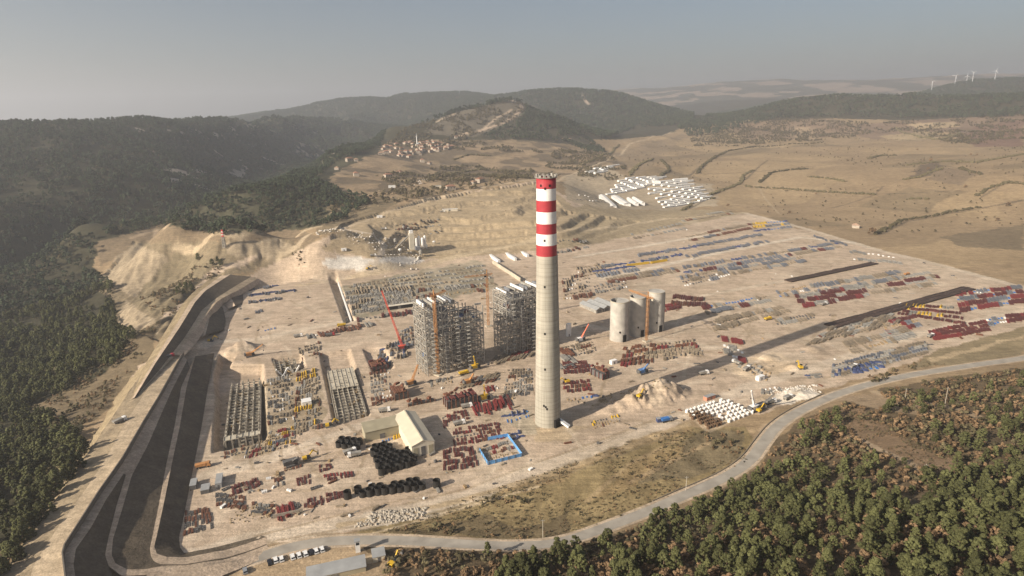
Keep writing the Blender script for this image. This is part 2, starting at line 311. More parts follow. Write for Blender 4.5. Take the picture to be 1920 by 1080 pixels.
# ------------------------------------------------------------------ what the ground is made of, by area
AUR = R(29)
def paint():
    px, py = proj(GX, GY, GZ); D = GD
    w = np.clip(D / 400, .5, 1.2)
    jx = (fbm(GX / 13, GY / 13, 21, 3) - .5) * 26 / w + (fbm(GX / 120, GY / 120, 25, 2) - .5) * 14; jy = ((fbm(GX / 13, GY / 13, 22, 3) - .5) * 15) / w * np.clip(500 / D, .15, 1)
    X, Y = px + jx, py + jy
    C = np.empty(GX.shape + (3,)); C[:] = FIELD
    M = np.zeros(GX.shape)                         # worked bare earth
    front = py > -8e4
    def z(P, col, earth=0.0, k=1.0, raw=False):
        m = inpoly(px if raw else X, py if raw else Y, P) & front
        C[m] = C[m] * (1 - k) + np.array(col) * k; M[m] = M[m] * (1 - k) + earth * k
    # far country
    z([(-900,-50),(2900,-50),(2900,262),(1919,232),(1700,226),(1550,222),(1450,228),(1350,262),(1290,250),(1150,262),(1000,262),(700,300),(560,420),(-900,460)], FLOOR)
    n = fbm(GX / 330, GY / 330, 31, 3)
    m = (D > 6800) & front; C[m] = np.where(n[m][:, None] > .52, (.26,.20,.15), (.09,.085,.06))
    # field parcels on the plain: each parcel its own tone
    cx = GX * .86 + GY * .5; cy = -GX * .5 + GY * .86
    wx = cx + (fbm(GX / 300, GY / 300, 41, 2) - .5) * 260; wy = cy + (fbm(GX / 300, GY / 300, 42, 2) - .5) * 260
    tone = _h(np.floor(wx / 190).astype(np.int64), np.floor(wy / 120).astype(np.int64), 5)
    plain = (inpoly(X, Y, [(1040,345),(1280,240),(1400,225),(1640,232),(2900,236),(2900,600),(1919,610),(1395,398),(1340,380),(1200,340)])) & front
    base = np.where(tone[..., None] > .72, np.array((.33,.24,.14)), np.where(tone[..., None] < .2, np.array((.235,.175,.105)), np.array(FIELD)))
    C[plain] = base[plain]
    z([(1500,232),(1640,232),(1700,226),(1920,215),(1920,250),(1860,262),(1760,246),(1640,262)], HEATH)
    z([(1360,235),(1450,225),(1560,222),(1640,250),(1500,262),(1400,262)], HEATH, k=.8)
    z([(1790,262),(1830,238),(1920,222),(1920,275),(1830,276)], (.19,.12,.085))
    z([(1480,240),(1515,238),(1535,262),(1490,262)], (.30,.22,.14)); z([(1700,232),(1790,228),(1800,238),(1720,242)], (.36,.27,.165)); z([(1640,256),(1740,246),(1760,258),(1690,264)], (.33,.25,.15))
    z([(1700,335),(1730,310),(1760,302),(1770,312),(1740,330)], (.14,.105,.07)); z([(1735,335),(1770,312),(1830,325),(1800,348)], (.21,.155,.10)); z([(1760,445),(1920,420),(1920,470),(1800,462)], (.19,.145,.09))
    # the village hill and its slopes
    z([(560,420),(620,330),(700,290),(730,262),(1000,262),(1140,290),(1290,250),(1200,330),(1060,345),(1000,335),(800,372),(600,430)], FIELD2)
    n2 = fbm(GX / 55, GY / 55, 33, 3)
    hillm = inpoly(X, Y, [(620,330),(700,290),(730,262),(1000,262),(1140,290),(1180,310),(1060,345),(1000,335),(800,372),(680,400)]) & front
    C[hillm & (n2 > .54)] = (.15,.115,.075); C[hillm & (n2 < .42)] = (.31,.225,.14)
    z([(800,250),(830,222),(870,204),(930,190),(975,188),(990,200),(985,215),(930,240),(880,258)], (.125,.105,.075)); z([(980,190),(1140,285),(1060,270),(960,262),(900,256),(985,218)], (.085,.075,.05))
    z([(330,425),(433,365),(500,348),(550,328),(640,278),(730,240),(710,285),(600,330),(660,370),(720,385),(640,420),(560,432),(430,445)], (.075,.07,.042))
    z([(620,385),(700,372),(760,365),(790,350),(700,410),(600,440)], (.20,.155,.095)); z([(690,362),(750,358),(752,370),(690,372)], (.30,.22,.135))
    # left valley
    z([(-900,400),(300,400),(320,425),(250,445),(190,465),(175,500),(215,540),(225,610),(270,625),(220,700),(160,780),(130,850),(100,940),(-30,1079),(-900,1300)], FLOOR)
    z([(180,455),(300,420),(430,440),(560,430),(600,445),(560,470),(420,450),(330,460),(250,470),(190,500)], (.20,.15,.095))
    z([(185,525),(250,455),(330,455),(440,450),(540,450),(600,480),(500,500),(420,525),(340,600),(300,640),(240,600),(215,580)], (.21,.165,.105), 1); z([(188,522),(250,456),(318,478),(322,492),(258,556),(238,552)], (.31,.245,.165), 1); z([(425,455),(520,447),(548,462),(500,482),(430,478)], (.31,.245,.165), 1); z([(218,604),(236,562),(275,592),(305,606),(292,640),(238,624)], (.31,.245,.165), 1); z([(256,554),(318,493),(345,474),(400,490),(422,506),(380,555),(335,596),(288,588),(248,572)], (.20,.16,.10)); z([(300,600),(350,575),(380,548),(400,520),(470,492),(490,482),(470,480),(400,505),(350,560),(310,590)], SAND, .8)
    z([(200,700),(240,640),(300,600),(290,660),(240,720),(170,790),(100,800),(60,760)], (.17,.13,.08)); z([(180,790),(240,725),(265,690),(275,700),(215,800),(150,850)], SANDD, .6)
    z([(0,1079),(60,1000),(110,930),(150,840),(200,780),(260,690),(310,640),(420,640),(380,1079)], SAND, .8); z([(10,1079),(60,1000),(110,930),(150,840),(175,830),(160,900),(60,1079)], (.22,.17,.105))
    # works area
    z([(-30,1100),(120,1030),(300,700),(390,560),(520,490),(640,430),(800,372),(1010,338),(1080,380),(1200,418),(1395,398),(1650,468),(1919,535),(2500,640),(2500,560),(1919,612),(1760,660),(1560,728),(1430,775),(1300,790),(1210,812),(1010,880),(860,940),(640,990),(470,1020),(340,1100)], SAND, 1)
    z([(600,470),(640,425),(800,375),(1010,340),(1070,385),(1200,418),(1060,465),(900,480),(740,490)], SPOIL, .5); z([(1090,385),(1200,395),(1330,392),(1395,400),(1200,440),(1040,470)], (.33,.26,.165), .4)
    z([(1060,330),(1130,310),(1180,335),(1330,345),(1350,385),(1250,395),(1130,390),(1060,375)], (.36,.29,.20), .5)
    z([(640,535),(900,488),(930,540),(770,575),(670,600)], (.275,.235,.165), .6)          # steel yard floor
    z([(598,490),(640,481),(700,484),(760,480),(798,489),(745,504),(690,507),(620,505)], LIME, 1, 1, True)
    z([(475,720),(560,690),(600,700),(610,780),(500,850),(430,860)], (.33,.26,.175), .8)
    z([(1570,690),(1740,640),(1745,660),(1580,708)], (.30,.25,.185), .8); z([(1370,690),(1450,660),(1530,690),(1400,712)], (.52,.40,.27), 1)
    z([(1470,733),(1520,727),(1540,740),(1490,757),(1440,752)], (.66,.58,.47), .5)
    z([(950,770),(1000,765),(1010,810),(975,815)], (.37,.31,.225), .7); z([(1000,800),(1060,800),(1110,800),(1060,830),(1000,830)], (.45,.345,.225), 1)
    # grass and scrub below the works
    z([(640,1000),(830,950),(1010,885),(1210,815),(1290,800),(1400,800),(1425,830),(1395,870),(1250,935),(1150,975),(1060,1008),(980,1016),(880,1010),(760,1002)], (.245,.185,.095))
    z([(1250,850),(1330,800),(1400,815),(1390,860),(1290,900),(1200,905)], (.185,.145,.085)); z([(900,920),(1050,880),(1150,830),(1290,800),(1300,806),(1130,860),(980,930)], (.30,.215,.115))
    z([(660,990),(800,985),(900,965),(960,990),(1050,960),(1060,1008),(980,1014),(760,1000)], (.15,.115,.065))
    z([(1100,945),(1200,860),(1290,830),(1280,850),(1210,900)], (.27,.195,.10))
    z([(1700,690),(1760,655),(1919,612),(1919,665),(1780,686)], (.235,.185,.11)); z([(1740,672),(1919,628),(1919,634),(1745,680)], (.38,.29,.18), .5)
    z([(640,1022),(760,1022),(880,1032),(1000,1036),(1100,1018),(1200,985),(1300,945),(1410,890),(1450,830),(1520,780),(1620,738),(1780,708),(1919,690),(2900,560),(2900,1400),(640,1400)], SCRUB)
    z([(1500,790),(1600,760),(1720,840),(1830,880),(1800,905),(1660,850),(1560,830)], (.225,.155,.095)); z([(1560,745),(1640,735),(1720,760),(1800,780),(1690,775)], (.30,.22,.14), .3)
    z([(350,1079),(480,1050),(560,1022),(660,1022),(720,1040),(740,1079),(740,1200),(300,1200)], SANDD, .5)
    z([(700,955),(790,945),(800,965),(700,985),(640,985)], (.43,.37,.29), 1)
    # tracks worn into the earth
    def track(P, w, col, k=.8, earth=1.0):
        W = np.array([hit(*p)[:2] for p in P]); bx = (W.min(0) - 40, W.max(0) + 40)
        b = (GX > bx[0][0]) & (GX < bx[1][0]) & (GY > bx[0][1]) & (GY < bx[1][1]) & front
        d = segdist(GX[b], GY[b], W) + (fbm(GX[b] / 6, GY[b] / 6, 51, 2) - .5) * w * .7
        a = (np.clip((w - d) / (w * .35), 0, 1) * k)[:, None]; C[b] = C[b] * (1 - a) + np.array(col) * a; M[b] = np.maximum(M[b], a[:, 0] * earth)
    for P, w, col in [([(390,890),(480,868),(640,812),(700,790)],6,PALE),([(340,1045),(470,1012),(640,985),(800,955),(900,925),(1020,875),(1150,828),(1280,780),(1420,720),(1560,680),(1700,632),(1919,585)],7,PALE),
        ([(640,985),(860,940),(1020,892),(1150,848),(1290,795)],2.5,(.40,.30,.18)),([(800,965),(900,940),(1020,902),(1150,858),(1280,806)],1.1,(.24,.185,.11)),([(760,945),(880,915),(1010,866),(1140,820),(1270,770)],1.0,(.31,.235,.15)),([(480,1005),(640,965),(800,925),(940,880)],.9,(.33,.25,.165)),([(700,1000),(860,955),(1010,912)],1.0,(.52,.41,.27)),([(470,1022),(640,992),(780,970)],.8,(.33,.25,.165)),([(340,655),(400,642),(480,636),(560,620),(640,604),(760,590)],6,PALE),([(700,690),(760,660),(800,720),(760,780)],8,SAND),
        ([(1395,399),(1500,426),(1650,470),(1780,502),(1919,540)],7,PALE),([(560,535),(700,512),(860,480),(1000,452),(1100,430),(1250,410),(1395,399)],6,(.48,.38,.25)),
        ([(1130,522),(1250,496),(1350,473),(1500,445),(1600,455)],6,(.60,.52,.41)),([(1080,482),(1180,466),(1300,445),(1400,430)],5,(.60,.52,.41)),([(1230,575),(1330,552),(1480,525)],4,(.52,.43,.32)),([(1200,575),(1340,565),(1500,530),(1640,505)],6,SAND),([(1100,610),(1260,640),(1390,660)],5,PALE),
        ([(505,485),(560,460),(640,428),(720,400),(800,372),(900,352),(1000,337),(1060,330),(1140,300),(1180,270),(1260,247)],5,(.47,.37,.25)),([(600,425),(560,440),(450,450),(330,465)],5,(.45,.35,.23)),
        ([(716,470),(705,490),(690,500)],4,PALE),([(640,428),(700,440),(720,455),(716,475)],4,PALE),([(860,255),(900,245),(940,232),(965,218),(978,203),(968,190),(930,192)],9,(.52,.39,.28)),([(905,243),(930,222),(960,205)],6,(.46,.35,.25)),
        ([(820,228),(850,215),(890,203),(940,190)],7,(.42,.33,.24)),([(1088,172),(1095,185),(1103,195)],11,(.50,.39,.30)),([(790,300),(860,312),(940,322),(1010,325)],5,(.33,.25,.165)),([(1290,330),(1350,292),(1420,280),(1530,272)],3,(.10,.08,.055)),
        ([(1280,395),(1330,370),(1400,335),(1440,300),(1520,305)],3,(.10,.08,.055)),([(1420,345),(1460,400)],2,(.40,.31,.2)),([(1560,390),(1640,365),(1655,350)],2.5,(.12,.09,.06)),([(1400,350),(1500,358),(1640,365),(1800,358)],2.5,(.13,.10,.065)),
        ([(1650,440),(1700,415),(1780,400),(1920,375)],3.5,(.115,.09,.06)),([(1300,325),(1440,320),(1560,308),(1700,300),(1840,300)],3,(.15,.115,.075)),([(1740,330),(1770,310),(1830,325)],3,(.14,.11,.07)),([(1840,370),(1880,345),(1920,340)],3,(.13,.10,.065)),
        ([(1640,735),(1720,752),(1800,768),(1830,780)],3,(.42,.32,.21)),([(1590,815),(1640,838),(1700,865),(1765,900)],2.2,(.40,.30,.20)),([(1100,940),(1180,870),(1280,820)],1.6,(.34,.25,.14)),([(1180,905),(1250,870),(1330,830)],1.6,(.33,.24,.14)),
        ([(1440,800),(1400,872),(1340,915)],4,(.38,.28,.18)),([(1290,775),(1330,808),(1400,770),(1440,740)],2.5,(.50,.39,.26)),([(250,445),(290,430),(312,425)],6,(.36,.27,.18))]:
        track(P, w, col)
    rt = np.random.default_rng(19)
    for _ in range(150):
        p = np.array(hit(330 + 1500 * rt.random(), 500 + 480 * rt.random() ** .8)[:2])
        if not inpoly(np.array([p[0]]), np.array([p[1]]), SITEW)[0]: continue
        a = (AUR if rt.random() < .6 else AUR + math.pi / 2) + rt.normal() * .25; n = int(4 + rt.integers(0, 7)); Q = [p]
        for k in range(n): a += rt.normal() * .14; Q.append(Q[-1] + 11 * np.array([math.cos(a), math.sin(a)]))
        Q = np.array(Q); w = .8 + 1.2 * rt.random(); col = (.33,.25,.165) if rt.random() < .62 else (.56,.46,.34)
        b = (GX > Q[:, 0].min() - 4) & (GX < Q[:, 0].max() + 4) & (GY > Q[:, 1].min() - 4) & (GY < Q[:, 1].max() + 4)
        for off in ((-1.1, 1.1) if w < 1.2 else (0,)):
            d = segdist(GX[b], GY[b] + off, Q); aa = (np.clip((w - d) / (w * .5), 0, 1) * .55)[:, None]; C[b] = C[b] * (1 - aa) + np.array(col) * aa
    dk = fbm(GX / 16, GY / 16, 63, 4); dm = inpoly(GX, GY, SITEW) & (GD < 1300); k = (np.clip((dk - .53) / .12, 0, 1) * .30)[..., None] * dm[..., None]; C[:] = C * (1 - k) + np.array((.29,.225,.15)) * k
    k = (np.clip((fbm(GX / 24, GY / 24, 64, 4) - .56) / .1, 0, 1) * .35)[..., None] * dm[..., None]; C[:] = C * (1 - k) + np.array((.56,.46,.34)) * k
    gr = fbm(GX / 5, GY / 9, 65, 3); low = inpoly(px, py, [(640,1005),(830,950),(1010,885),(1210,815),(1425,800),(1400,880),(1060,1012)]) & front; C[low] *= (.5 + 1.0 * gr[low])[:, None]
    # stone outcrops and clearings in the woods
    oc = fbm(GX / 38, GY / 38, 61, 3)
    m = (oc > .70) & (D > 1000) & (D < 3200) & (px < 720) & front & inpoly(px, py, [(250,235),(640,228),(700,260),(640,285),(430,370),(330,400),(300,300)]); C[m] = (.34,.28,.22)
    return C, M
ZC, ZE = paint()
def grid_mesh(name, X, Y, Z):
    na, nd = X.shape; me = bpy.data.meshes.new(name); co = np.stack([X, Y, Z], -1).reshape(-1, 3).astype(np.float32)
    i = np.arange(na - 1)[:, None] * nd + np.arange(nd - 1)[None]; q = np.stack([i, i + 1, i + nd + 1, i + nd], -1).reshape(-1, 4)[:, ::-1]
    me.vertices.add(len(co)); me.vertices.foreach_set('co', co.ravel()); me.loops.add(q.size); me.loops.foreach_set('vertex_index', q.ravel().astype(np.int32))
    me.polygons.add(len(q)); me.polygons.foreach_set('loop_start', np.arange(0, q.size, 4, dtype=np.int32)); me.polygons.foreach_set('loop_total', np.full(len(q), 4, np.int32))
    me.polygons.foreach_set('use_smooth', np.ones(len(q), bool)); me.update(calc_edges=True); return me
def ground_material(name='ground_earth', attr=True, col=None):
    m = bpy.data.materials.new(name); m.use_nodes = True; nt = m.node_tree; N, L = nt.nodes, nt.links; b = N['Principled BSDF']
    b.inputs['Roughness'].default_value = .95; b.inputs['Specular IOR Level'].default_value = .1
    tc = N.new('ShaderNodeTexCoord')
    def noise(s, d=5, r=.55, vec=None):
        n = N.new('ShaderNodeTexNoise'); n.inputs['Scale'].default_value = s; n.inputs['Detail'].default_value = d; n.inputs['Roughness'].default_value = r
        L.new(vec or tc.outputs['Object'], n.inputs['Vector']); return n.outputs[0]
    def rng(v, a, b_, lo, hi):
        r = N.new('ShaderNodeMapRange'); r.inputs[1].default_value = a; r.inputs[2].default_value = b_; r.inputs[3].default_value = lo; r.inputs[4].default_value = hi; L.new(v, r.inputs[0]); return r.outputs[0]
    def mul(a, c):
        q = N.new('ShaderNodeMath'); q.operation = 'MULTIPLY'; L.new(a, q.inputs[0]); L.new(c, q.inputs[1]); return q.outputs[0]
    f = mul(rng(noise(.012, 5), .3, .7, .86, 1.14), rng(noise(.11, 6, .6), .3, .7, .80, 1.2)); f = mul(f, mul(rng(noise(1.1, 4, .65), .3, .7, .78, 1.22), rng(noise(.33, 4, .6), .3, .7, .88, 1.12)))
    # wheel ruts: long thin streaks along and across the yard
    for ang, sx, sy in ((28, .02, .55), (112, .025, .5)):
        mp = N.new('ShaderNodeMapping'); mp.inputs['Rotation'].default_value = (0, 0, R(-ang)); mp.inputs['Scale'].default_value = (sx, sy, 1); L.new(tc.outputs['Object'], mp.inputs['Vector'])
        f = mul(f, rng(noise(1.0, 5, .65, mp.outputs[0]), .32, .68, .87, 1.13))
    vm = N.new('ShaderNodeVectorMath'); vm.operation = 'SCALE'
    if attr:
        at_ = N.new('ShaderNodeAttribute'); at_.attribute_name = 'soil'; L.new(at_.outputs['Color'], vm.inputs[0])
    else: vm.inputs[0].default_value = col
    L.new(f, vm.inputs['Scale']); L.new(vm.outputs[0], b.inputs['Base Color'])
    bp = N.new('ShaderNodeBump'); bp.inputs['Distance'].default_value = .5; bp.inputs['Strength'].default_value = .8; L.new(noise(.5, 6, .65), bp.inputs['Height']); L.new(bp.outputs[0], b.inputs['Normal'])
    return m
gm = grid_mesh('ground', GX, GY, GZ)
ca = gm.color_attributes.new('soil', 'FLOAT_COLOR', 'POINT'); ca.data.foreach_set('color', np.concatenate([ZC, np.ones(ZC.shape[:2] + (1,))], -1).reshape(-1).astype(np.float32))
gm.materials.append(ground_material())
go = bpy.data.objects.new('ground', gm); LINK(go); tag(go, kind='structure')

# ------------------------------------------------------------------ terraced cuttings on the left, each line given as photo spot and level
def resample(P, n):
    P = np.array(P, float); s = np.concatenate([[0], np.cumsum(np.hypot(*np.diff(P[:, :2], axis=0).T))]); t = np.linspace(0, s[-1], n)
    return np.stack([np.interp(t, s, P[:, k]) for k in range(P.shape[1])], 1)
def line3(P, n): 
    q = resample(P, n); return at(q[:, 0], q[:, 1], q[:, 2])
def loft(name, lines, m, n=90, sub=7, rough=.35, land=0):
    A = [line3(l, n) for l in lines]; rows = []
    for a in A:
        if land: k = np.clip((np.arange(n) - (n - land)) / land, 0, 1); a[:, 2] = a[:, 2] * (1 - k) + (gz(a[:, 0], a[:, 1]) + .05) * k
    for i in range(len(A) - 1):
        for k in range(sub): rows.append(A[i] + (A[i + 1] - A[i]) * (k / sub))
    rows.append(A[-1]); G = np.stack(rows, 1)
    nz = (fbm(G[..., 0] / 3.5, G[..., 1] / 3.5, 71, 3) - .5) * 2
    ed = np.minimum(1, np.minimum(np.arange(G.shape[1]), np.arange(G.shape[1])[::-1]) / 2)[None]
    G[..., 2] += nz * rough * (.3 + .7 * ed); G[..., 0] += (fbm(G[..., 0] / 4, G[..., 1] / 4, 72, 2) - .5) * rough * 3 * ed
    o = bpy.data.objects.new(name, grid_mesh(name, G[..., 0], G[..., 1], G[..., 2])); LINK(o); o.data.materials.append(m); tag(o, kind='structure'); return o
M_BENCH = ground_material('bench_earth', False, SAND); M_SLOPE_SHADE = ground_material('cut_slope_earth', False, SLOPE_SHADE)  # slope earth darkened to carry the shade of faces turned from the sun
M_ROADE = ground_material('haul_road_earth', False, (.44,.345,.235))
L_Wu = [(344,664,10),(300,745,13),(270,795,13.5),(230,865,14),(213,890,14)]
L_Wl = [(213,890,14),(185,930,14),(160,970,14),(122,1030,14),(118,1045,14),(126,1110,14)]; L_W = L_Wu + L_Wl[1:]
L_al = [(232,888,13.2),(200,935,13.5),(170,990,13.5),(142,1030,13.5),(138,1060,13.5),(146,1110,13.5)]
L_bu = [(348,671,9.7),(316,732,11.8),(296,775,12),(268,835,12),(236,890,12)]
L_bl = [(236,890,12.2),(218,950,9.5),(203,1010,8.5),(197,1040,8.5),(203,1060,8.4),(222,1110,8)]
L_b = L_bu + [(218,950,9.5),(203,1010,8.5),(197,1040,8.5),(204,1062,8.4),(228,1080,7.9),(275,1078,6.8),(310,1070,5.5),(360,1067,4.5),(430,1053,2.6),(505,1027,.3)]
L_c = [(351,675,9.5),(322,732,11.5),(303,775,11.5),(277,835,11.3),(247,892,11),(229,955,9.2),(212,1010,8.2),(209,1040,8.1),(217,1057,7.9),(240,1068,7.1),(275,1067,6.2),(300,1061,5.3),(350,1060,4.5),(420,1047,2.7),(500,1020,.35)]
L_d = [(356,690,9),(340,725,7),(327,800,6.3),(312,870,6),(300,935,5.6),(287,1000,5.2),(281,1028,5),(283,1044,5),(290,1054,5),(303,1058,5.1),(350,1058,4.45),(420,1045,2.6),(500,1018,.33)]
L_e = [(366,668,8.5),(350,725,7),(337,800,6.2),(322,870,5.8),(309,935,5.4),(295,1000,5),(289,1024,4.8),(294,1038,4.6),(312,1044,4.2),(350,1045,3.4),(420,1031,1.8),(500,1005,.25)]
L_f = [(402,662,4),(390,725,0.2),(378,800,0),(366,860,0),(352,930,0),(341,985,0),(336,1005,0),(337,1025,.2),(345,1037,.6),(400,1027,.5),(490,1003,.12)]
L_o = [(300,655,10),(255,715,12),(205,790,12.5),(165,850,12),(110,930,11.5),(60,1000,11),(10,1070,10.5),(-10,1090,10.5),(-20,1140,10.5)]
L_oo = [(285,655,-4),(235,720,-6),(185,790,-8),(140,850,-8),(85,930,-6),(35,1000,-4),(-20,1075,-2),(-40,1100,-2),(-60,1180,-2)]
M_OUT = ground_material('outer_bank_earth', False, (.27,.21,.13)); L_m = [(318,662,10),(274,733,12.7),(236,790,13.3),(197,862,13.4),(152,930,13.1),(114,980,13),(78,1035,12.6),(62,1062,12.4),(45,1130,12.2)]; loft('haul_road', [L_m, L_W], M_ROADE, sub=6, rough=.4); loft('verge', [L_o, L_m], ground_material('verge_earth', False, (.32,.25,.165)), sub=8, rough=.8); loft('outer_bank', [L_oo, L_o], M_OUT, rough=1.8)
loft('bench', [L_Wu, L_bu], M_BENCH, sub=5, rough=.3, n=50); loft('bench', [L_Wl, L_al], M_BENCH, sub=3, rough=.2); loft('cut_slope', [L_al, L_bl], M_SLOPE_SHADE)
loft('bench', [L_b, L_c], M_BENCH, sub=3, rough=.2, land=16); loft('cut_slope', [L_c, L_d], M_SLOPE_SHADE, land=16); loft('bench', [L_d, L_e], M_BENCH, sub=3, rough=.2, land=16); loft('cut_slope', [L_e, L_f], M_SLOPE_SHADE, land=16)
loft('bench', [[(275,1078,6.8),(310,1070,5.5),(360,1067,4.5),(430,1053,2.6),(505,1027,.3)], [(265,1120,6.5),(330,1110,4.5),(390,1090,2.5),(450,1066,1),(512,1036,.1)]], M_BENCH, sub=4, rough=.2, n=30, land=10)
# the upper cutting beside the haul road
U_a = [(252,746,13.6),(290,683,15.5),(338,612,16.6),(366,566,15.8),(385,545,14.6),(420,522,12.8),(474,489,11.2),(498,484,10),(512,486,8.4)]
U_b = [(256,742,13),(300,692,12.5),(346,633,11.5),(378,582,10),(404,560,9),(440,537,8),(515,493,7),(522,490,7),(528,489,7)]
U_t = [(247,748,13),(283,686,15),(328,612,16.2),(357,566,15.5),(377,545,14.2),(413,518,12.5),(467,486,11),(493,481,9.7),(508,484,8)]
U_o = [(238,750,10),(268,690,11.5),(312,618,12.5),(340,572,13),(362,548,13),(402,515,11.5),(458,481,10),(488,476,8.5),(504,480,7)]
U_h = [(330,665,11.8),(350,640,11.2),(372,610,10.5),(395,580,9.5),(410,562,8.6),(450,542,6),(520,500,4),(528,496,4),(534,494,4)]
U_p = [(345,668,9.6),(362,650,8.5),(384,620,6),(402,590,4),(418,570,2),(458,550,.3),(525,508,.2),(532,502,.2),(538,500,.2)]
loft('bank', [U_o, U_t], M_OUT, rough=.9); loft('bench', [U_t, U_a], M_BENCH, sub=3, rough=.3); loft('cut_slope', [U_a, U_b], M_SLOPE_SHADE)
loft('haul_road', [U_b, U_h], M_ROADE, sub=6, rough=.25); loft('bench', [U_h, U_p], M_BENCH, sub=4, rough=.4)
def pit(name, pix, depth, m=None):
    pass
# two short stepped faces above the levelled pad
loft('cut_slope', [[(398,575,6),(392,600,7),(385,628,6)], [(418,575,.3),(423,600,.2),(420,618,.2)]], M_SLOPE_SHADE, n=14)
loft('bank', [[(385,575,4),(376,600,5),(365,640,5)], [(398,575,6),(392,600,7),(385,628,6)]], M_BENCH, n=14)
loft('cut_slope', [[(437,546,2.6),(434,560,3),(441,573,2.6)], [(455,548,.2),(456,562,.2),(453,570,.2)]], M_SLOPE_SHADE, n=10)
loft('bank', [[(420,548,.3),(416,562,.3),(428,580,.3)], [(437,546,2.6),(434,560,3),(441,573,2.6)]], M_BENCH, n=10)
# slopes round the spur behind the pad and the lime pit
loft('cut_slope', [[(565,462,19),(545,475,18),(548,484,17)], [(600,480,12),(585,495,10),(560,500,9)]], M_SLOPE_SHADE, n=10)
loft('bank', [[(540,462,15),(522,478,14),(535,488,14)], [(565,462,19),(545,475,18),(548,484,17)]], M_BENCH, n=10)

# ------------------------------------------------------------------ paved road along the bottom
def road(name, P, w, m, up=.06, n=260, smooth=True, z=None):
    W = np.array([hit(*p) for p in P]) if z is None else at(np.array([p[0] for p in P]), np.array([p[1] for p in P]), z)
    if smooth:
        for _ in range(2): W = np.concatenate([W[:1], *[np.stack([a * .75 + b * .25, a * .25 + b * .75]) for a, b in zip(W[:-1], W[1:])], W[-1:]])
    q = resample(W[:, :2], n); t = np.gradient(q, axis=0); t /= np.hypot(*t.T)[:, None]; nn = np.stack([-t[:, 1], t[:, 0]], 1)
    offs = np.linspace(-1, 1, 7); G = np.stack([q + nn * (o * (w / 2 + (fbm(q[:, 0] / 7, q[:, 1] / 7, int(o * 5 + 90), 2) - .5) * (.8 if abs(o) == 1 else 0)))[:, None] if False else q + nn * (o * w / 2) for o in offs], 1)
    base = gz(G[..., 0], G[..., 1]); Z = np.maximum(base, base.mean(1, keepdims=True)) + up + (1 - np.abs(offs))[None] * .1
    k = np.ones(9) / 9; Z = np.stack([np.convolve(np.pad(Z[:, j], 4, 'edge'), k, 'valid') for j in range(7)], 1); Z = np.maximum(Z, base + up * .8)
    o = bpy.data.objects.new(name, grid_mesh(name, G[..., 0], G[..., 1], Z)); LINK(o); o.data.materials.append(m); tag(o, kind='structure'); return o, q, nn
ROADP = [(300,1120),(400,1073),(500,1040),(560,1022),(640,1013),(760,1014),(880,1022),(980,1026),(1060,1017),(1150,985),(1250,945),(1350,902),(1405,868),(1432,830),(1458,797),(1510,765),(1580,735),(1680,708),(1780,692),(1919,672),(2100,640)]
road('road_shoulder', ROADP, 9.4, ground_material('shoulder_earth', False, (.44,.345,.245)), .05)
_, RQ, RN = road('road', ROADP, 6.3, mat('worn_asphalt', (.33,.295,.245), .9, .18, .15), .12)
def roadside_wall():  # low dark strip added to draw the shadow line of the road's outer drop
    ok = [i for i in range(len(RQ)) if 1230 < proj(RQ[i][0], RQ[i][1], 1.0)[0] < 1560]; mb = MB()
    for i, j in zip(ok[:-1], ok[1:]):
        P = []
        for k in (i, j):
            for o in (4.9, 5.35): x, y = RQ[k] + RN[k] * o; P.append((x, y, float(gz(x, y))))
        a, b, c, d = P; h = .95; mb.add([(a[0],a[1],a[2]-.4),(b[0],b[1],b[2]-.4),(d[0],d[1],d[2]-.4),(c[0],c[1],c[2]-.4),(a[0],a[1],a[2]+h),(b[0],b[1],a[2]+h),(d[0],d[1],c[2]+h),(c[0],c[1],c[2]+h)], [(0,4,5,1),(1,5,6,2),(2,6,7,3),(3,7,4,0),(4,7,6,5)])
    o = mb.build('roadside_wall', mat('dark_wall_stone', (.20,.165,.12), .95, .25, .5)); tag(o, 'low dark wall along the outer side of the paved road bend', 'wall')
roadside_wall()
# ------------------------------------------------------------------ trees
M_PINE = mat('pine_needles', (.082, .084, .033), .8, .35, .5, .15, obj_var=.4)
M_PINEFAR = mat('pine_needles_valley', (.046, .058, .032), .85, .35, .5, .1, obj_var=.55)
M_BARK = mat('pine_bark', (.16, .11, .075), .9, .2, 2)
M_OAK = mat('dry_oak_leaves', (.19, .125, .07), .85, .4, .6, .1, obj_var=.4)
M_HEDGE = mat('hedge_leaves', (.105, .088, .048), .85, .35, .5, .1, obj_var=.4)
def rdir(rg):
    v = rg.normal(size=3); return v / np.linalg.norm(v)
ICO_V, ICO_F = None, None
def ico(sub):
    import bmesh
    bm = bmesh.new(); bmesh.ops.create_icosphere(bm, subdivisions=sub, radius=1)
    v = np.array([q.co[:] for q in bm.verts]); f = [[w.index for w in q.verts] for q in bm.faces]; bm.free(); return v, f
ICO = {k: ico(k) for k in (1, 2)}
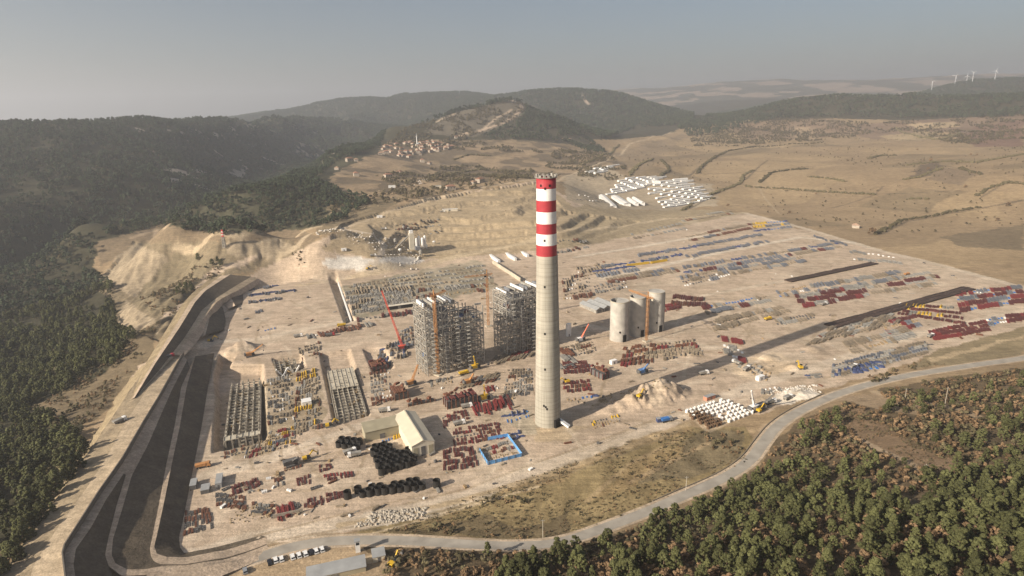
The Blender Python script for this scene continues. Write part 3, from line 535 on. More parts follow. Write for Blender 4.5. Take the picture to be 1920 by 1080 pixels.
def crown(mb, rg, H, rad, base, n, tuft, leaves, sub=1, shape='dome', mi=0, leafsize=.42):
    """leaf clumps spread through a crown: rough little masses with loose leaf faces round them, gaps left between"""
    v0, f0 = ICO[sub]
    for i in range(n):
        t = rg.random() ** .8; z = base + (H - base) * t
        rr = rad * {'dome': math.sqrt(max(0, 1 - (max(0, t - .25) / .78) ** 2)) * min(1, .55 + t * 2.2), 'cone': (1 - t) ** .8 * 1.05 + .08, 'bush': math.sqrt(max(0, 1 - (t * .95) ** 2))}[shape]
        a = rg.random() * 2 * math.pi; q = rr * math.sqrt(.12 + .88 * rg.random()) * (.78 + .34 * rg.random())
        c = np.array([q * math.cos(a), q * math.sin(a), z]); s = tuft * (.65 + .7 * rg.random())
        k = 1 + (rg.random(len(v0)) - .5) * .75
        vv = v0 * (k[:, None]) * s * np.array([1, 1, .72]) + c; mb.add(vv, f0, mi)
        for _ in range(leaves):
            d = rdir(rg); p = c + d * s * np.array([1, 1, .75]) * (.85 + .45 * rg.random()); u = rdir(rg); w = np.cross(d, u); w /= np.linalg.norm(w) + 1e-9; u = np.cross(w, d + rdir(rg) * .5)
            l = leafsize * (.6 + .8 * rg.random()); mb.add([p - w * l * .5, p + u * l * .45, p + w * l * .5, p - u * l * .45], [(0, 1, 2, 3)], mi)
def trunk(mb, rg, H, r, mi=0, limbs=5, base=.3):
    b = (rg.random(2) - .5) * .08 * H
    mb.tube([(0,0,-.6),(b[0]*.3,b[1]*.3,H*.35),(b[0]*.7,b[1]*.7,H*.65),(b[0],b[1],H*.93)], r, 7, mi, radii=[r*1.25, r*.85, r*.55, r*.15])
    for i in range(limbs):
        t = base + (.85 - base) * (i + rg.random()) / limbs; a = rg.random() * 6.28; L = H * .24 * (1.15 - t)
        mb.tube([(b[0]*t, b[1]*t, H*t), (b[0]*t + math.cos(a)*L*.6, b[1]*t + math.sin(a)*L*.6, H*t + L*.35), (b[0]*t + math.cos(a)*L, b[1]*t + math.sin(a)*L, H*t + L*.75)], r*.3, 5, mi, radii=[r*.35, r*.22, r*.08])
PINES, OAKS = [], []
for k in range(5):
    rg = np.random.default_rng(100 + k); H = 1.0 * (7.4 + k * .45)
    c = MB(); crown(c, rg, H, 2.35 + .16 * k, H * .18, 84, .52, 12, 1, 'dome' if k % 2 else 'cone', leafsize=.5)
    t = MB(); trunk(t, rg, H, .2); PINES.append((c.mesh('pine_crown', M_PINE), t.mesh('pine_trunk', M_BARK)))
for k in range(4):
    rg = np.random.default_rng(140 + k); H = 2.6 + k * .35
    c = MB(); crown(c, rg, H, 1.55 + .15 * k, H * .15, 20, .5, 12, 1, 'bush', leafsize=.34)
    t = MB(); trunk(t, rg, H, .09, limbs=4, base=.12); OAKS.append((c.mesh('oak_crown', M_OAK), t.mesh('oak_stem', M_BARK)))
def simple_tree(name, rg, H, rad, base, n, tuft, shape, m, leaves=3, leafsize=.7):
    c = MB(); crown(c, rg, H, rad, base, n, tuft, leaves, 1, shape, leafsize=leafsize); c.tube([(0,0,-1),(0,0,H*.7)], .16, 4, 1, radii=[.22,.08])
    return bpy.data.objects.new(name, c.mesh(name, [m, M_BARK]))
FARP = [simple_tree('pine_far', np.random.default_rng(160 + k), 8 + k, 2.7 + .2 * k, 1.6, 15, 1.0, 'dome' if k else 'cone', M_PINEFAR) for k in range(3)]
NEARP = [simple_tree('pine_mid', np.random.default_rng(170 + k), 7.5 + k * .5, 2.4 + .2 * k, 1.5, 44, .62, 'dome' if k != 1 else 'cone', M_PINE, 8, .55) for k in range(3)]
FARB = [simple_tree('oak_far', np.random.default_rng(180 + k), 2.6 + .4 * k, 1.6, .3, 9, .62, 'bush', M_OAK, 6, .4) for k in range(2)]
FARH = [simple_tree('bush_far', np.random.default_rng(190 + k), 3.4 + .6 * k, 1.9, .4, 9, .8, 'bush', M_HEDGE, 4, .5) for k in range(2)]
def forest(name, pts, scl, protos, label=None):
    """one mass of trees nobody could count: a point per tree, each carrying one of the tree shapes"""
    pts = np.asarray(pts, float); n = len(pts)
    if n == 0: return
    me = bpy.data.meshes.new(name); me.vertices.add(n); me.vertices.foreach_set('co', pts.astype(np.float32).ravel())
    rg = np.random.default_rng(n)
    for an, ty, dat in (('size', 'FLOAT', np.asarray(scl, np.float32)), ('turn', 'FLOAT', (rg.random(n) * 6.28).astype(np.float32)), ('kind_of_tree', 'INT', rg.integers(0, len(protos), n).astype(np.int32))):
        a = me.attributes.new(an, ty, 'POINT'); a.data.foreach_set('value', dat)
    o = bpy.data.objects.new(name, me); LINK(o); tag(o, kind='stuff')
    ng = bpy.data.node_groups.new(name + '_trees', 'GeometryNodeTree'); ng.interface.new_socket('Geometry', in_out='INPUT', socket_type='NodeSocketGeometry'); ng.interface.new_socket('Geometry', in_out='OUTPUT', socket_type='NodeSocketGeometry')
    N, L = ng.nodes, ng.links; gi = N.new('NodeGroupInput'); gout = N.new('NodeGroupOutput'); jn = N.new('GeometryNodeJoinGeometry')
    def named(nm, dt):
        q = N.new('GeometryNodeInputNamedAttribute'); q.data_type = dt; q.inputs['Name'].default_value = nm; return q.outputs[0]
    for k, pr in enumerate(protos):
        oi = N.new('GeometryNodeObjectInfo'); oi.inputs['Object'].default_value = pr; oi.inputs['As Instance'].default_value = True
        ip = N.new('GeometryNodeInstanceOnPoints'); cmp_ = N.new('FunctionNodeCompare'); cmp_.data_type = 'INT'; cmp_.operation = 'EQUAL'
        L.new(named('kind_of_tree', 'INT'), cmp_.inputs[2]); cmp_.inputs[3].default_value = k
        L.new(gi.outputs[0], ip.inputs['Points']); L.new(cmp_.outputs[0], ip.inputs['Selection']); L.new(oi.outputs['Geometry'], ip.inputs['Instance'])
        cx = N.new('ShaderNodeCombineXYZ'); L.new(named('turn', 'FLOAT'), cx.inputs[2]); L.new(cx.outputs[0], ip.inputs['Rotation']); L.new(named('size', 'FLOAT'), ip.inputs['Scale'])
        L.new(ip.outputs[0], jn.inputs[0])
    L.new(jn.outputs[0], gout.inputs[0]); md = o.modifiers.new('trees', 'NODES'); md.node_group = ng
    return o
def scatter(D0, D1, step, seed, a=R(47)):
    """jittered spots over a ring sector, thinned to what the ground in front leaves visible"""
    rg = np.random.default_rng(seed); area = (D1 * D1 - D0 * D0) * a; n = int(area / step ** 2)
    D = np.sqrt(D0 * D0 + (D1 * D1 - D0 * D0) * rg.random(n)); A = (rg.random(n) * 2 - 1) * a
    x, y = D * np.sin(A), D * np.cos(A); ok = seen(x, y, 22) > 0; x, y = x[ok], y[ok]; z = gz(x, y); px, py = proj(x, y, z); return x, y, z, px, py
def gap(x, y, s, lo, seed): return fbm(x / s, y / s, seed, 3) > lo
def sel(px, py, polys): 
    m = np.zeros(len(px), bool)
    for P in polys: m |= inpoly(px, py, P)
    return m
P_LEFT = [[(-900,150),(133,150),(640,150),(690,252),(640,279),(550,330),(433,366),(318,424),(250,438),(180,450),(172,500),(210,540),(222,615),(262,628),(235,655),(215,690),(170,700),(120,735),(60,760),(120,800),(150,815),(140,850),(110,920),(60,985),(10,1060),(-60,1200),(-900,1200)]]
P_SPUR = [[(318,424),(433,364),(500,346),(550,326),(640,276),(700,250),(725,245),(712,275),(640,300),(590,335),(640,362),(700,372),(690,385),(650,410),(600,425),(560,430),(480,440),(430,446),(360,440)]]
P_FARH = [[(440,150),(925,150),(1300,150),(1300,235),(1200,240),(1130,262),(1050,230),(1000,200),(960,190),(860,215),(780,240),(640,290),(470,232)]]
P_VHILL = [[(985,195),(1050,222),(1140,288),(1100,285),(1060,268),(1000,262),(930,262),(900,258),(950,235),(985,215)]]
P_RIDGE = [[(1270,240),(1340,212),(1400,203),(1500,182),(1560,174),(1919,172),(2600,150),(2600,230),(1919,218),(1850,222),(1700,222),(1560,222),(1460,222),(1400,238),(1340,252),(1290,256)]]
P_FARR = [[(1700,120),(1919,120),(2600,100),(2600,190),(1919,180),(1690,180)]]
cuts = [[(180,720),(270,690),(215,800),(150,850)]]
x, y, z, px, py = scatter(150, 900, 5.2, 1); m = sel(px, py, P_LEFT) & gap(x, y, 45, .31, 81); rg = np.random.default_rng(5)
bare = fbm(x / 60, y / 60, 88, 3)
forest('valley_forest', np.stack([x, y, z], -1)[m], .55 + .85 * rg.random(m.sum()) ** 1.5, NEARP + NEARP + FARH[1:])
x, y, z, px, py = scatter(900, 2400, 7.6, 2); m = (sel(px, py, P_LEFT) & gap(x, y, 38, .29, 82) & ~((fbm(x / 38, y / 38, 61, 3) > .70) & (np.hypot(x, y) > 1000)))
forest('valley_forest', np.stack([x, y, z], -1)[m], .6 + .95 * rg.random(m.sum()) ** 1.5, FARP + FARP + FARH[1:])
x, y, z, px, py = scatter(700, 2400, 7.0, 3); m = sel(px, py, P_SPUR) & gap(x, y, 40, .30, 83)
forest('spur_forest', np.stack([x, y, z], -1)[m], .8 + .5 * rg.random(m.sum()), FARP)
x, y, z, px, py = scatter(2400, 6000, 14, 4); m = (sel(px, py, P_LEFT + P_FARH) & gap(x, y, 60, .33, 84))
forest('hill_forest', np.stack([x, y, z], -1)[m], 1.5 + .8 * rg.random(m.sum()), FARP)
x, y, z, px, py = scatter(1900, 2900, 9, 5); m = sel(px, py, P_VHILL) & gap(x, y, 40, .36, 85)
m2 = sel(px, py, [[(690,300),(760,240),(830,222),(930,190),(985,192),(985,215),(930,240),(870,262),(1120,300),(1060,340),(760,330)]]) & gap(x, y, 30, .47, 86)
forest('hill_forest', np.stack([x, y, z], -1)[m], .9 + .5 * rg.random(m.sum()), FARP)
forest('hillside_scrub', np.stack([x, y, z], -1)[m2], 1.1 + .8 * rg.random(m2.sum()), FARH)
x, y, z, px, py = scatter(2500, 6200, 13, 6); m = sel(px, py, P_RIDGE + P_FARR) & gap(x, y, 55, .37, 87) & (px > 1250)
forest('ridge_forest', np.stack([x, y, z], -1)[m], 1.2 + .7 * rg.random(m.sum()), FARP)
# brown scrub: slopes above the fields, village slopes, banks near the works
P_SCRUB = [[(1290,250),(1450,222),(1640,230),(1919,215),(1919,262),(1800,275),(1700,245),(1560,262),(1380,275),(1300,275)], [(620,385),(720,360),(800,345),(830,360),(700,415),(600,435)], [(1040,280),(1140,290),(1200,330),(1100,345),(1010,330)], [(700,330),(860,310),(1000,320),(1000,336),(800,370),(760,360)]]
x, y, z, px, py = scatter(1000, 3300, 10, 7); m = sel(px, py, P_SCRUB) & gap(x, y, 50, .46, 89)
forest('hillside_scrub', np.stack([x, y, z], -1)[m], 1.0 + .8 * rg.random(m.sum()), FARH)
x, y, z, px, py = scatter(800, 3300, 34, 17); m = sel(px, py, [[(1060,345),(1280,240),(1400,235),(2000,240),(2000,520),(1660,462),(1400,392),(1200,335)]]) & gap(x, y, 160, .5, 94)
forest('field_bushes', np.stack([x, y, z], -1)[m], .5 + .7 * rg.random(m.sum()) ** 2, FARH)
x, y, z, px, py = scatter(200, 800, 3.4, 8)
m = sel(px, py, [[(60,770),(170,700),(240,640),(300,600),(285,665),(240,720),(170,790),(110,810)], [(660,994),(800,990),(900,968),(960,995),(1040,975),(1055,1006),(980,1012),(760,1000)], [(900,950),(960,930),(1010,960),(960,985)],
   [(900,945),(960,930),(1010,950),(960,985)], [(1310,830),(1340,800),(1400,810),(1395,850),(1340,865)], [(1600,715),(1700,690),(1740,690),(1640,718)], [(265,545),(330,505),(390,500),(370,555),(300,565)], [(230,455),(330,460),(420,455),(400,440),(300,425)], [(256,554),(318,493),(345,474),(400,490),(422,506),(380,555),(335,596),(288,588)], [(330,455),(430,450),(440,480),(360,480)], [(540,470),(600,480),(560,500),(520,490)]]) & gap(x, y, 12, .47, 90)
forest('low_scrub', np.stack([x, y, z], -1)[m], .3 + .5 * rg.random(m.sum()), FARH + FARB)

x, y, z, px, py = scatter(200, 520, 1.9, 18, R(50)); m = sel(px, py, [[(700,1000),(830,952),(1010,888),(1210,818),(1300,806),(1420,830),(1395,872),(1250,936),(1150,976),(1060,1006),(980,1012),(800,1004)], [(1690,692),(1760,658),(1919,616),(1919,664),(1780,684)], [(1500,795),(1600,760),(1830,880),(1800,905),(1560,835)]]) & gap(x, y, 18, .40, 95)
forest('dry_tufts', np.stack([x, y, z], -1)[m], .10 + .22 * rg.random(m.sum()) ** 2, FARB + FARH)
# the wood in front, right of the paved road: every large tree an object of its own
def dens(px, py, x, y):
    n = fbm(x / 26, y / 26, 92, 3)
    core = sel(px, py, [[(930,1079),(1010,1060),(1160,1000),(1300,950),(1420,905),(1500,930),(1600,960),(1700,940),(1780,900),(1900,880),(2500,880),(2500,1500),(930,1500)]])
    mid = sel(px, py, [[(1300,945),(1420,885),(1455,860),(1560,880),(1700,870),(1919,780),(2500,700),(2500,1000),(1700,1000),(1300,960)], [(1465,800),(1540,770),(1560,830),(1500,850)]])
    return np.where(core, np.where(n > .49, .6, .07), np.where(mid, np.where(n > .55, .24, .04), .012))
P_WOOD = [[(720,1036),(900,1040),(1000,1042),(1100,1024),(1200,992),(1300,952),(1415,895),(1455,840),(1525,785),(1625,742),(1790,712),(1919,694),(2600,600),(2600,1700),(720,1700)]]
P_BARE = [[(1560,790),(1640,790),(1760,860),(1810,890),(1770,900),(1640,850)], [(1560,750),(1640,738),(1690,760),(1640,775)], [(1690,930),(1760,930),(1750,960),(1690,960)]]
def spaced(x, y, r):
    cell = {}; keep = []
    for i in range(len(x)):
        k = (int(x[i] // r), int(y[i] // r))
        if all((x[i] - x[j]) ** 2 + (y[i] - y[j]) ** 2 > r * r for a in (-1, 0, 1) for b in (-1, 0, 1) for j in cell.get((k[0] + a, k[1] + b), ())):
            cell.setdefault(k, []).append(i); keep.append(i)
    return np.array(keep, int)
x, y, z, px, py = scatter(110, 560, 1.6, 9, R(58)); inw = sel(px, py, P_WOOD) & ~sel(px, py, P_BARE)
rd = np.min([np.hypot(x - q[0], y - q[1]) for q in RQ[::3]], 0); inw &= rd > 7.5
pine = inw & (np.random.default_rng(3).random(len(x)) < dens(px, py, x, y)); ip = np.flatnonzero(pine); ip = ip[spaced(x[ip], y[ip], 3.3)]
near = np.zeros(len(x), bool)
def size_px(i): return 1 / (y[i] * CP - (z[i] - CAMH) * SP)
fr = (px[ip] > -20) & (px[ip] < 1940) & (py[ip] > 560) & (py[ip] < 1110)
big = ip[fr][np.argsort([-size_px(i) for i in ip[fr]])][:240]; rest = np.setdiff1d(ip, big)
oak = inw & ~pine & gap(x, y, 9, .42, 93); io = np.flatnonzero(oak); io = io[spaced(x[io], y[io], 2.5)]
if len(ip): 
    near = np.array([np.min((x[ip] - x[i]) ** 2 + (y[ip] - y[i]) ** 2) > 4.0 for i in io]); io = io[near]
fr = (px[io] > -10) & (px[io] < 1930) & (py[io] > 560) & (py[io] < 1090)
bigo = io[fr][np.argsort([-size_px(i) for i in io[fr]])][:285]; resto = np.setdiff1d(io, bigo)
def where_wood(a, b):
    if b > 1020: s = 'at the lower edge of the foreground wood'
    elif b > 960: s = 'deep in the foreground wood below the road'
    elif b > 900: s = 'in the middle of the foreground wood'
    else: s = 'among brown scrub uphill of the foreground wood'
    return s + (', under the road bend' if 1300 < a < 1500 else ', towards the chimney side' if a <= 1300 else ', towards the bare clearing' if a < 1750 else ', at the far right')
rg = np.random.default_rng(77)
for n_, i in enumerate(big):
    k = int(rg.integers(0, 5)); s = .52 + .6 * rg.random(); sz = 'small' if s < .72 else 'mid-sized' if s < .93 else 'tall'
    t = empty('pine_tree', (x[i], y[i], z[i]), rg.random() * 6.28); t.scale = (s, s, s * (.9 + .2 * rg.random()))
    tag(t, f"{sz} {'pointed' if k % 2 == 0 else 'round-topped'} green pine {where_wood(px[i], py[i])}", 'tree', 'pines of the wood below the paved road')
    put('crown', PINES[k][0], (0, 0, 0), parent=t); put('trunk', PINES[k][1], (0, 0, 0), parent=t)
forest('pine_wood', np.stack([x, y, z], -1)[rest], .5 + .62 * rg.random(len(rest)), NEARP)
for i in bigo:
    k = int(rg.integers(0, 4)); s = .6 + .6 * rg.random(); sz = 'low' if s < .8 else 'waist-high' if s < .8 else 'bushy' if s < 1 else 'large'
    t = empty('oak_shrub', (x[i], y[i], z[i]), rg.random() * 6.28); t.scale = (s, s, s)
    tag(t, f"{sz} russet oak shrub {where_wood(px[i], py[i])}", 'shrub', 'brown oak shrubs of the wood below the paved road')
    put('crown', OAKS[k][0], (0, 0, 0), parent=t); put('stem', OAKS[k][1], (0, 0, 0), parent=t)
forest('oak_scrub', np.stack([x, y, z], -1)[resto], .5 + .6 * rg.random(len(resto)), FARB + FARH[:1])

EDGE = resample([(105,940,10),(88,965,10),(70,990,10),(50,1018,10),(25,1050,10),(5,1075,10),(150,862,11),(165,840,11),(130,900,11)], 46); rgE = np.random.default_rng(8)
for i, (a, b, zz) in enumerate(EDGE):
    p = at(a + rgE.normal() * 9 - 4, b + rgE.normal() * 6, zz); k = int(rgE.integers(0, 5)); s = .6 + .55 * rgE.random(); t = empty('pine_tree', (float(p[0]), float(p[1]), min(zz - 1.0, float(p[2]))), rgE.random() * 6); t.scale = (s, s, s * 1.1)
    tag(t, f"{'small' if s < .85 else 'tall'} pine on the bank beside the haul road, {'near the bottom edge' if b > 1010 else 'halfway up' if b > 930 else 'where the bank is highest'}", 'tree', 'pines on the bank beside the haul road'); put('crown', PINES[k][0], (0,0,0), parent=t); put('trunk', PINES[k][1], (0,0,0), parent=t)
# hedgerows and lone trees on the plain
HEDGES = [([(1307,325),(1335,298),(1362,284),(1420,275),(1500,270),(1540,268)],'long dark hedge curving below the forested ridge'),([(1329,366),(1360,355),(1388,344),(1395,328),(1412,320)],'dark hedge running from the white camp to the fields'),([(1425,342),(1445,325),(1480,319),(1515,317)],'hooked hedge in the middle of the fields'),
 ([(1520,332),(1560,336),(1585,341)],'short dark thicket in the middle of the plain'),([(1640,440),(1665,428),(1690,413),(1730,408),(1780,398),(1830,390)],'dark winding hedge above the yard boundary'),([(1690,338),(1725,332),(1765,316)],'dark hedge along the wooded knoll'),([(1800,315),(1820,322),(1840,328)],'hedge on the far side of the wooded knoll'),
 ([(1830,368),(1850,355),(1890,342),(1919,345)],'thin hedge at the far right of the plain'),([(1400,350),(1470,354),(1540,360),(1640,365)],'straight thin hedge across the plain'),([(1280,395),(1300,380),(1340,372)],'hedge beside the lower edge of the white camp'),([(1700,310),(1770,303),(1830,305),(1919,290)],'long thin hedge across the upper plain'),
 ([(1630,298),(1655,292),(1680,292)],'short thick hedge high on the plain'),([(1680,241),(1760,262),(1800,250)],'hedge below the ridge clearings'),([(1180,330),(1200,308),(1225,298)],'hedge above the white camp'),([(1240,300),(1255,320),(1240,330)],'crooked hedge behind the white camp'),([(840,325),(900,318),(990,322)],'hedge on the terraced slope under the village'),
 ([(850,300),(880,290),(920,292)],'hedge below the village, on the brown slope'),([(1090,310),(1130,290),(1160,272)],'line of bushes following the road to the valley'),([(1700,374),(1720,372),(1738,374)],'short thicket beside the plain track')]
def hedge(P, label):
    W = np.array([hit(*p) for p in P]); L = np.hypot(*np.diff(W[:, :2], axis=0).T).sum(); n = int(min(140, max(12, L / 3.4))); q = resample(W[:, :2], n)
    mb = MB(); rg = np.random.default_rng(int(L * 7)); v0, f0 = ICO[1]; o0 = W[0]
    big = np.hypot(*W.mean(0)[:2]) / 1000
    for p in q:
        for _ in range(2):
            if rg.random() < .18: continue
            a = p + rg.normal(size=2) * 2.0; s = (1.2 + 1.6 * rg.random()) * (.55 + .35 * big); k = 1 + (rg.random(len(v0)) - .5) * .6
            mb.add(v0 * k[:, None] * s * np.array([1.2, 1.2, 1]) + np.array([a[0] - o0[0], a[1] - o0[1], float(gz(a[0], a[1])) + s * .5 - o0[2]]), f0)
    o = mb.build('hedgerow', M_HEDGE); o.location = o0; tag(o, label, 'hedge', 'hedges between the fields')
for P, l in HEDGES: hedge(P, l)
LONE = [(1635,440,2.0,'big round tree at the near end of the winding hedge'),(1745,303,1.5,'dark tree on top of the wooded knoll'),(1820,292,1.2,'lone tree right of the wooded knoll'),(1890,387,1.3,'lone dark bush at the right of the plain'),(1832,292,1,'small tree beside the lone tree near the knoll'),(1480,402,1.2,'low dark tree beside the boundary track corner'),
 (1740,320,1.4,'tree on the side of the wooded knoll'),(1530,365,.9,'small bush under the straight thin hedge'),(1720,282,1,'small dark tree high on the plain'),(1365,388,1.2,'tree by the corner of the white camp'),(1590,303,1,'small dark tree mid plain'),(1810,352,1.1,'bush below the knoll slope'),(1870,415,1.1,'bush beside the dry gully at right')]
for a, b, s, l in LONE:
    p = hit(a, b); t = empty('field_tree', p); t.scale = (s,) * 3; tag(t, l, 'tree', 'lone trees on the plain'); put('crown', OAKS[1][0], (0,0,.4), scale=1.6, parent=t).active_material = M_OAK; put('trunk', OAKS[1][1], (0,0,0), scale=1.6, parent=t)
CL = np.random.default_rng(31)
for a, b in [(338,540),(350,545),(358,538),(345,552),(362,548),(335,552),(408,492),(415,500),(398,498),(372,490)]:
    p = hit(a, b); t = empty('pine_tree', p, CL.random() * 6); s = .8 + .4 * CL.random(); t.scale = (s,) * 3; k = int(CL.integers(0, 5))
    tag(t, 'dark pine in the small clump on the bank above the long cutting', 'tree', 'pine clump above the cutting'); put('crown', PINES[k][0], (0,0,0), parent=t); put('trunk', PINES[k][1], (0,0,0), parent=t)
# ------------------------------------------------------------------ the works: directions and materials
AU = R(29.0); UU = np.array([math.cos(AU), math.sin(AU)]); VV = np.array([-UU[1], UU[0]])
def gnd(px, py, z=0.0):
    p = at(px, py, z); return (float(p[0]), float(p[1]), float(gz(p[0], p[1])))
def h_for(x, y, py, z0=0.0):
    lo, hi = 0.0, 400.0
    for _ in range(50):
        m = (lo + hi) / 2
        if proj(x, y, z0 + m)[1] > py: lo = m
        else: hi = m
    return lo
CONC = mat('concrete', (.46, .41, .32), .9, .14, .12, .15); CONCD = mat('raw_concrete', (.29, .255, .205), .9, .2, .4, .15)
STEEL = mat('galvanised_steel', (.37, .345, .30), .6, .2, .3, .4); STEELD = mat('dark_steel', (.12, .115, .11), .7, .25, .3); WHITE = mat('white_paint', (.78, .76, .72), .6, .08, .3)
OFFW = mat('cream_sheet', (.62, .56, .44), .7, .1, .2); ROOFC = mat('cream_roof_sheet', (.60, .53, .40), .7, .08, .15); OLIVE = mat('khaki_sheet', (.33, .29, .20), .8, .12, .2)
REDP = mat('red_paint', (.36, .036, .045), .6, .1, .4); MAROON = mat('primer_red_steel', (.135, .042, .036), .75, .3, .5); RUST = mat('rusty_steel', (.17, .075, .045), .85, .35, .6); BRIGHTR = mat('bright_red_steel', (.235, .046, .042), .7, .25, .5)
BLUE = mat('blue_sheet', (.045, .16, .42), .6, .25, .4); NAVY = mat('navy_tarpaulin', (.045, .06, .13), .7, .3, .4); LBLUE = mat('light_blue_sheet', (.13, .33, .62), .6, .2, .4); YEL = mat('yellow_paint', (.60, .38, .03), .6, .15, .4); ORG = mat('orange_paint', (.46, .22, .08), .6, .15, .4)
BLACK = mat('black_plastic', (.022, .021, .02), .55, .3, .4, .4); DARK = mat('dark_opening', (.012, .011, .01), .9, .1); GREYB = mat('blue_grey_steel', (.17, .175, .19), .7, .3, .5); GREYL = mat('light_grey_steel', (.29, .27, .235), .7, .3, .5); TIMB = mat('packing_timber', (.34, .24, .13), .85, .3, .6)
GLASS = mat('dark_glass', (.02, .025, .03), .15, .1, .3, .5); TYRE = mat('tyre_rubber', (.02, .02, .02), .9, .2); ROOFG = mat('grey_sheet_roof', (.31, .31, .30), .6, .12, .25); TILE = mat('roof_tiles', (.29, .15, .095), .85, .25, .4, obj_var=.3); WALLV = mat('village_plaster', (.38, .325, .26), .9, .15, .3, obj_var=.3)
SHAFT = bpy.data.materials.new('chimney_concrete'); SHAFT.use_nodes = True
def _shaft():
    N, L = SHAFT.node_tree.nodes, SHAFT.node_tree.links; b = N['Principled BSDF']; b.inputs['Roughness'].default_value = .9; b.inputs['Specular IOR Level'].default_value = .15
    tc = N.new('ShaderNodeTexCoord'); sp = N.new('ShaderNodeSeparateXYZ'); L.new(tc.outputs['Object'], sp.inputs[0])
    mp = N.new('ShaderNodeMapping'); mp.inputs['Scale'].default_value = (.05, .05, .55); L.new(tc.outputs['Object'], mp.inputs['Vector'])
    n1 = N.new('ShaderNodeTexNoise'); n1.inputs['Scale'].default_value = 1; n1.inputs['Detail'].default_value = 5; L.new(mp.outputs[0], n1.inputs['Vector'])      # lifts of the slip form
    mp2 = N.new('ShaderNodeMapping'); mp2.inputs['Scale'].default_value = (.7, .7, .03); L.new(tc.outputs['Object'], mp2.inputs['Vector'])
    n2 = N.new('ShaderNodeTexNoise'); n2.inputs['Scale'].default_value = 1; n2.inputs['Detail'].default_value = 4; L.new(mp2.outputs[0], n2.inputs['Vector'])     # run-off streaks
    def rg_(v, lo, hi):
        r = N.new('ShaderNodeMapRange'); r.inputs[1].default_value = .3; r.inputs[2].default_value = .7; r.inputs[3].default_value = lo; r.inputs[4].default_value = hi; L.new(v, r.inputs[0]); return r.outputs[0]
    q = N.new('ShaderNodeMath'); q.operation = 'MULTIPLY'; L.new(rg_(n1.outputs[0], .88, 1.10), q.inputs[0]); L.new(rg_(n2.outputs[0], .82, 1.13), q.inputs[1])
    fr = N.new('ShaderNodeMath'); fr.operation = 'MODULO'; fr.inputs[1].default_value = 2.4; L.new(sp.outputs[2], fr.inputs[0]); lt = N.new('ShaderNodeMath'); lt.operation = 'LESS_THAN'; lt.inputs[1].default_value = .3; L.new(fr.outputs[0], lt.inputs[0])
    r3 = N.new('ShaderNodeMapRange'); r3.inputs[3].default_value = 1; r3.inputs[4].default_value = .80; L.new(lt.outputs[0], r3.inputs[0]); q2 = N.new('ShaderNodeMath'); q2.operation = 'MULTIPLY'; L.new(q.outputs[0], q2.inputs[0]); L.new(r3.outputs[0], q2.inputs[1])
    vm = N.new('ShaderNodeVectorMath'); vm.operation = 'SCALE'; vm.inputs[0].default_value = (.395, .365, .30); L.new(q2.outputs[0], vm.inputs['Scale']); L.new(vm.outputs[0], b.inputs['Base Color'])
_shaft()

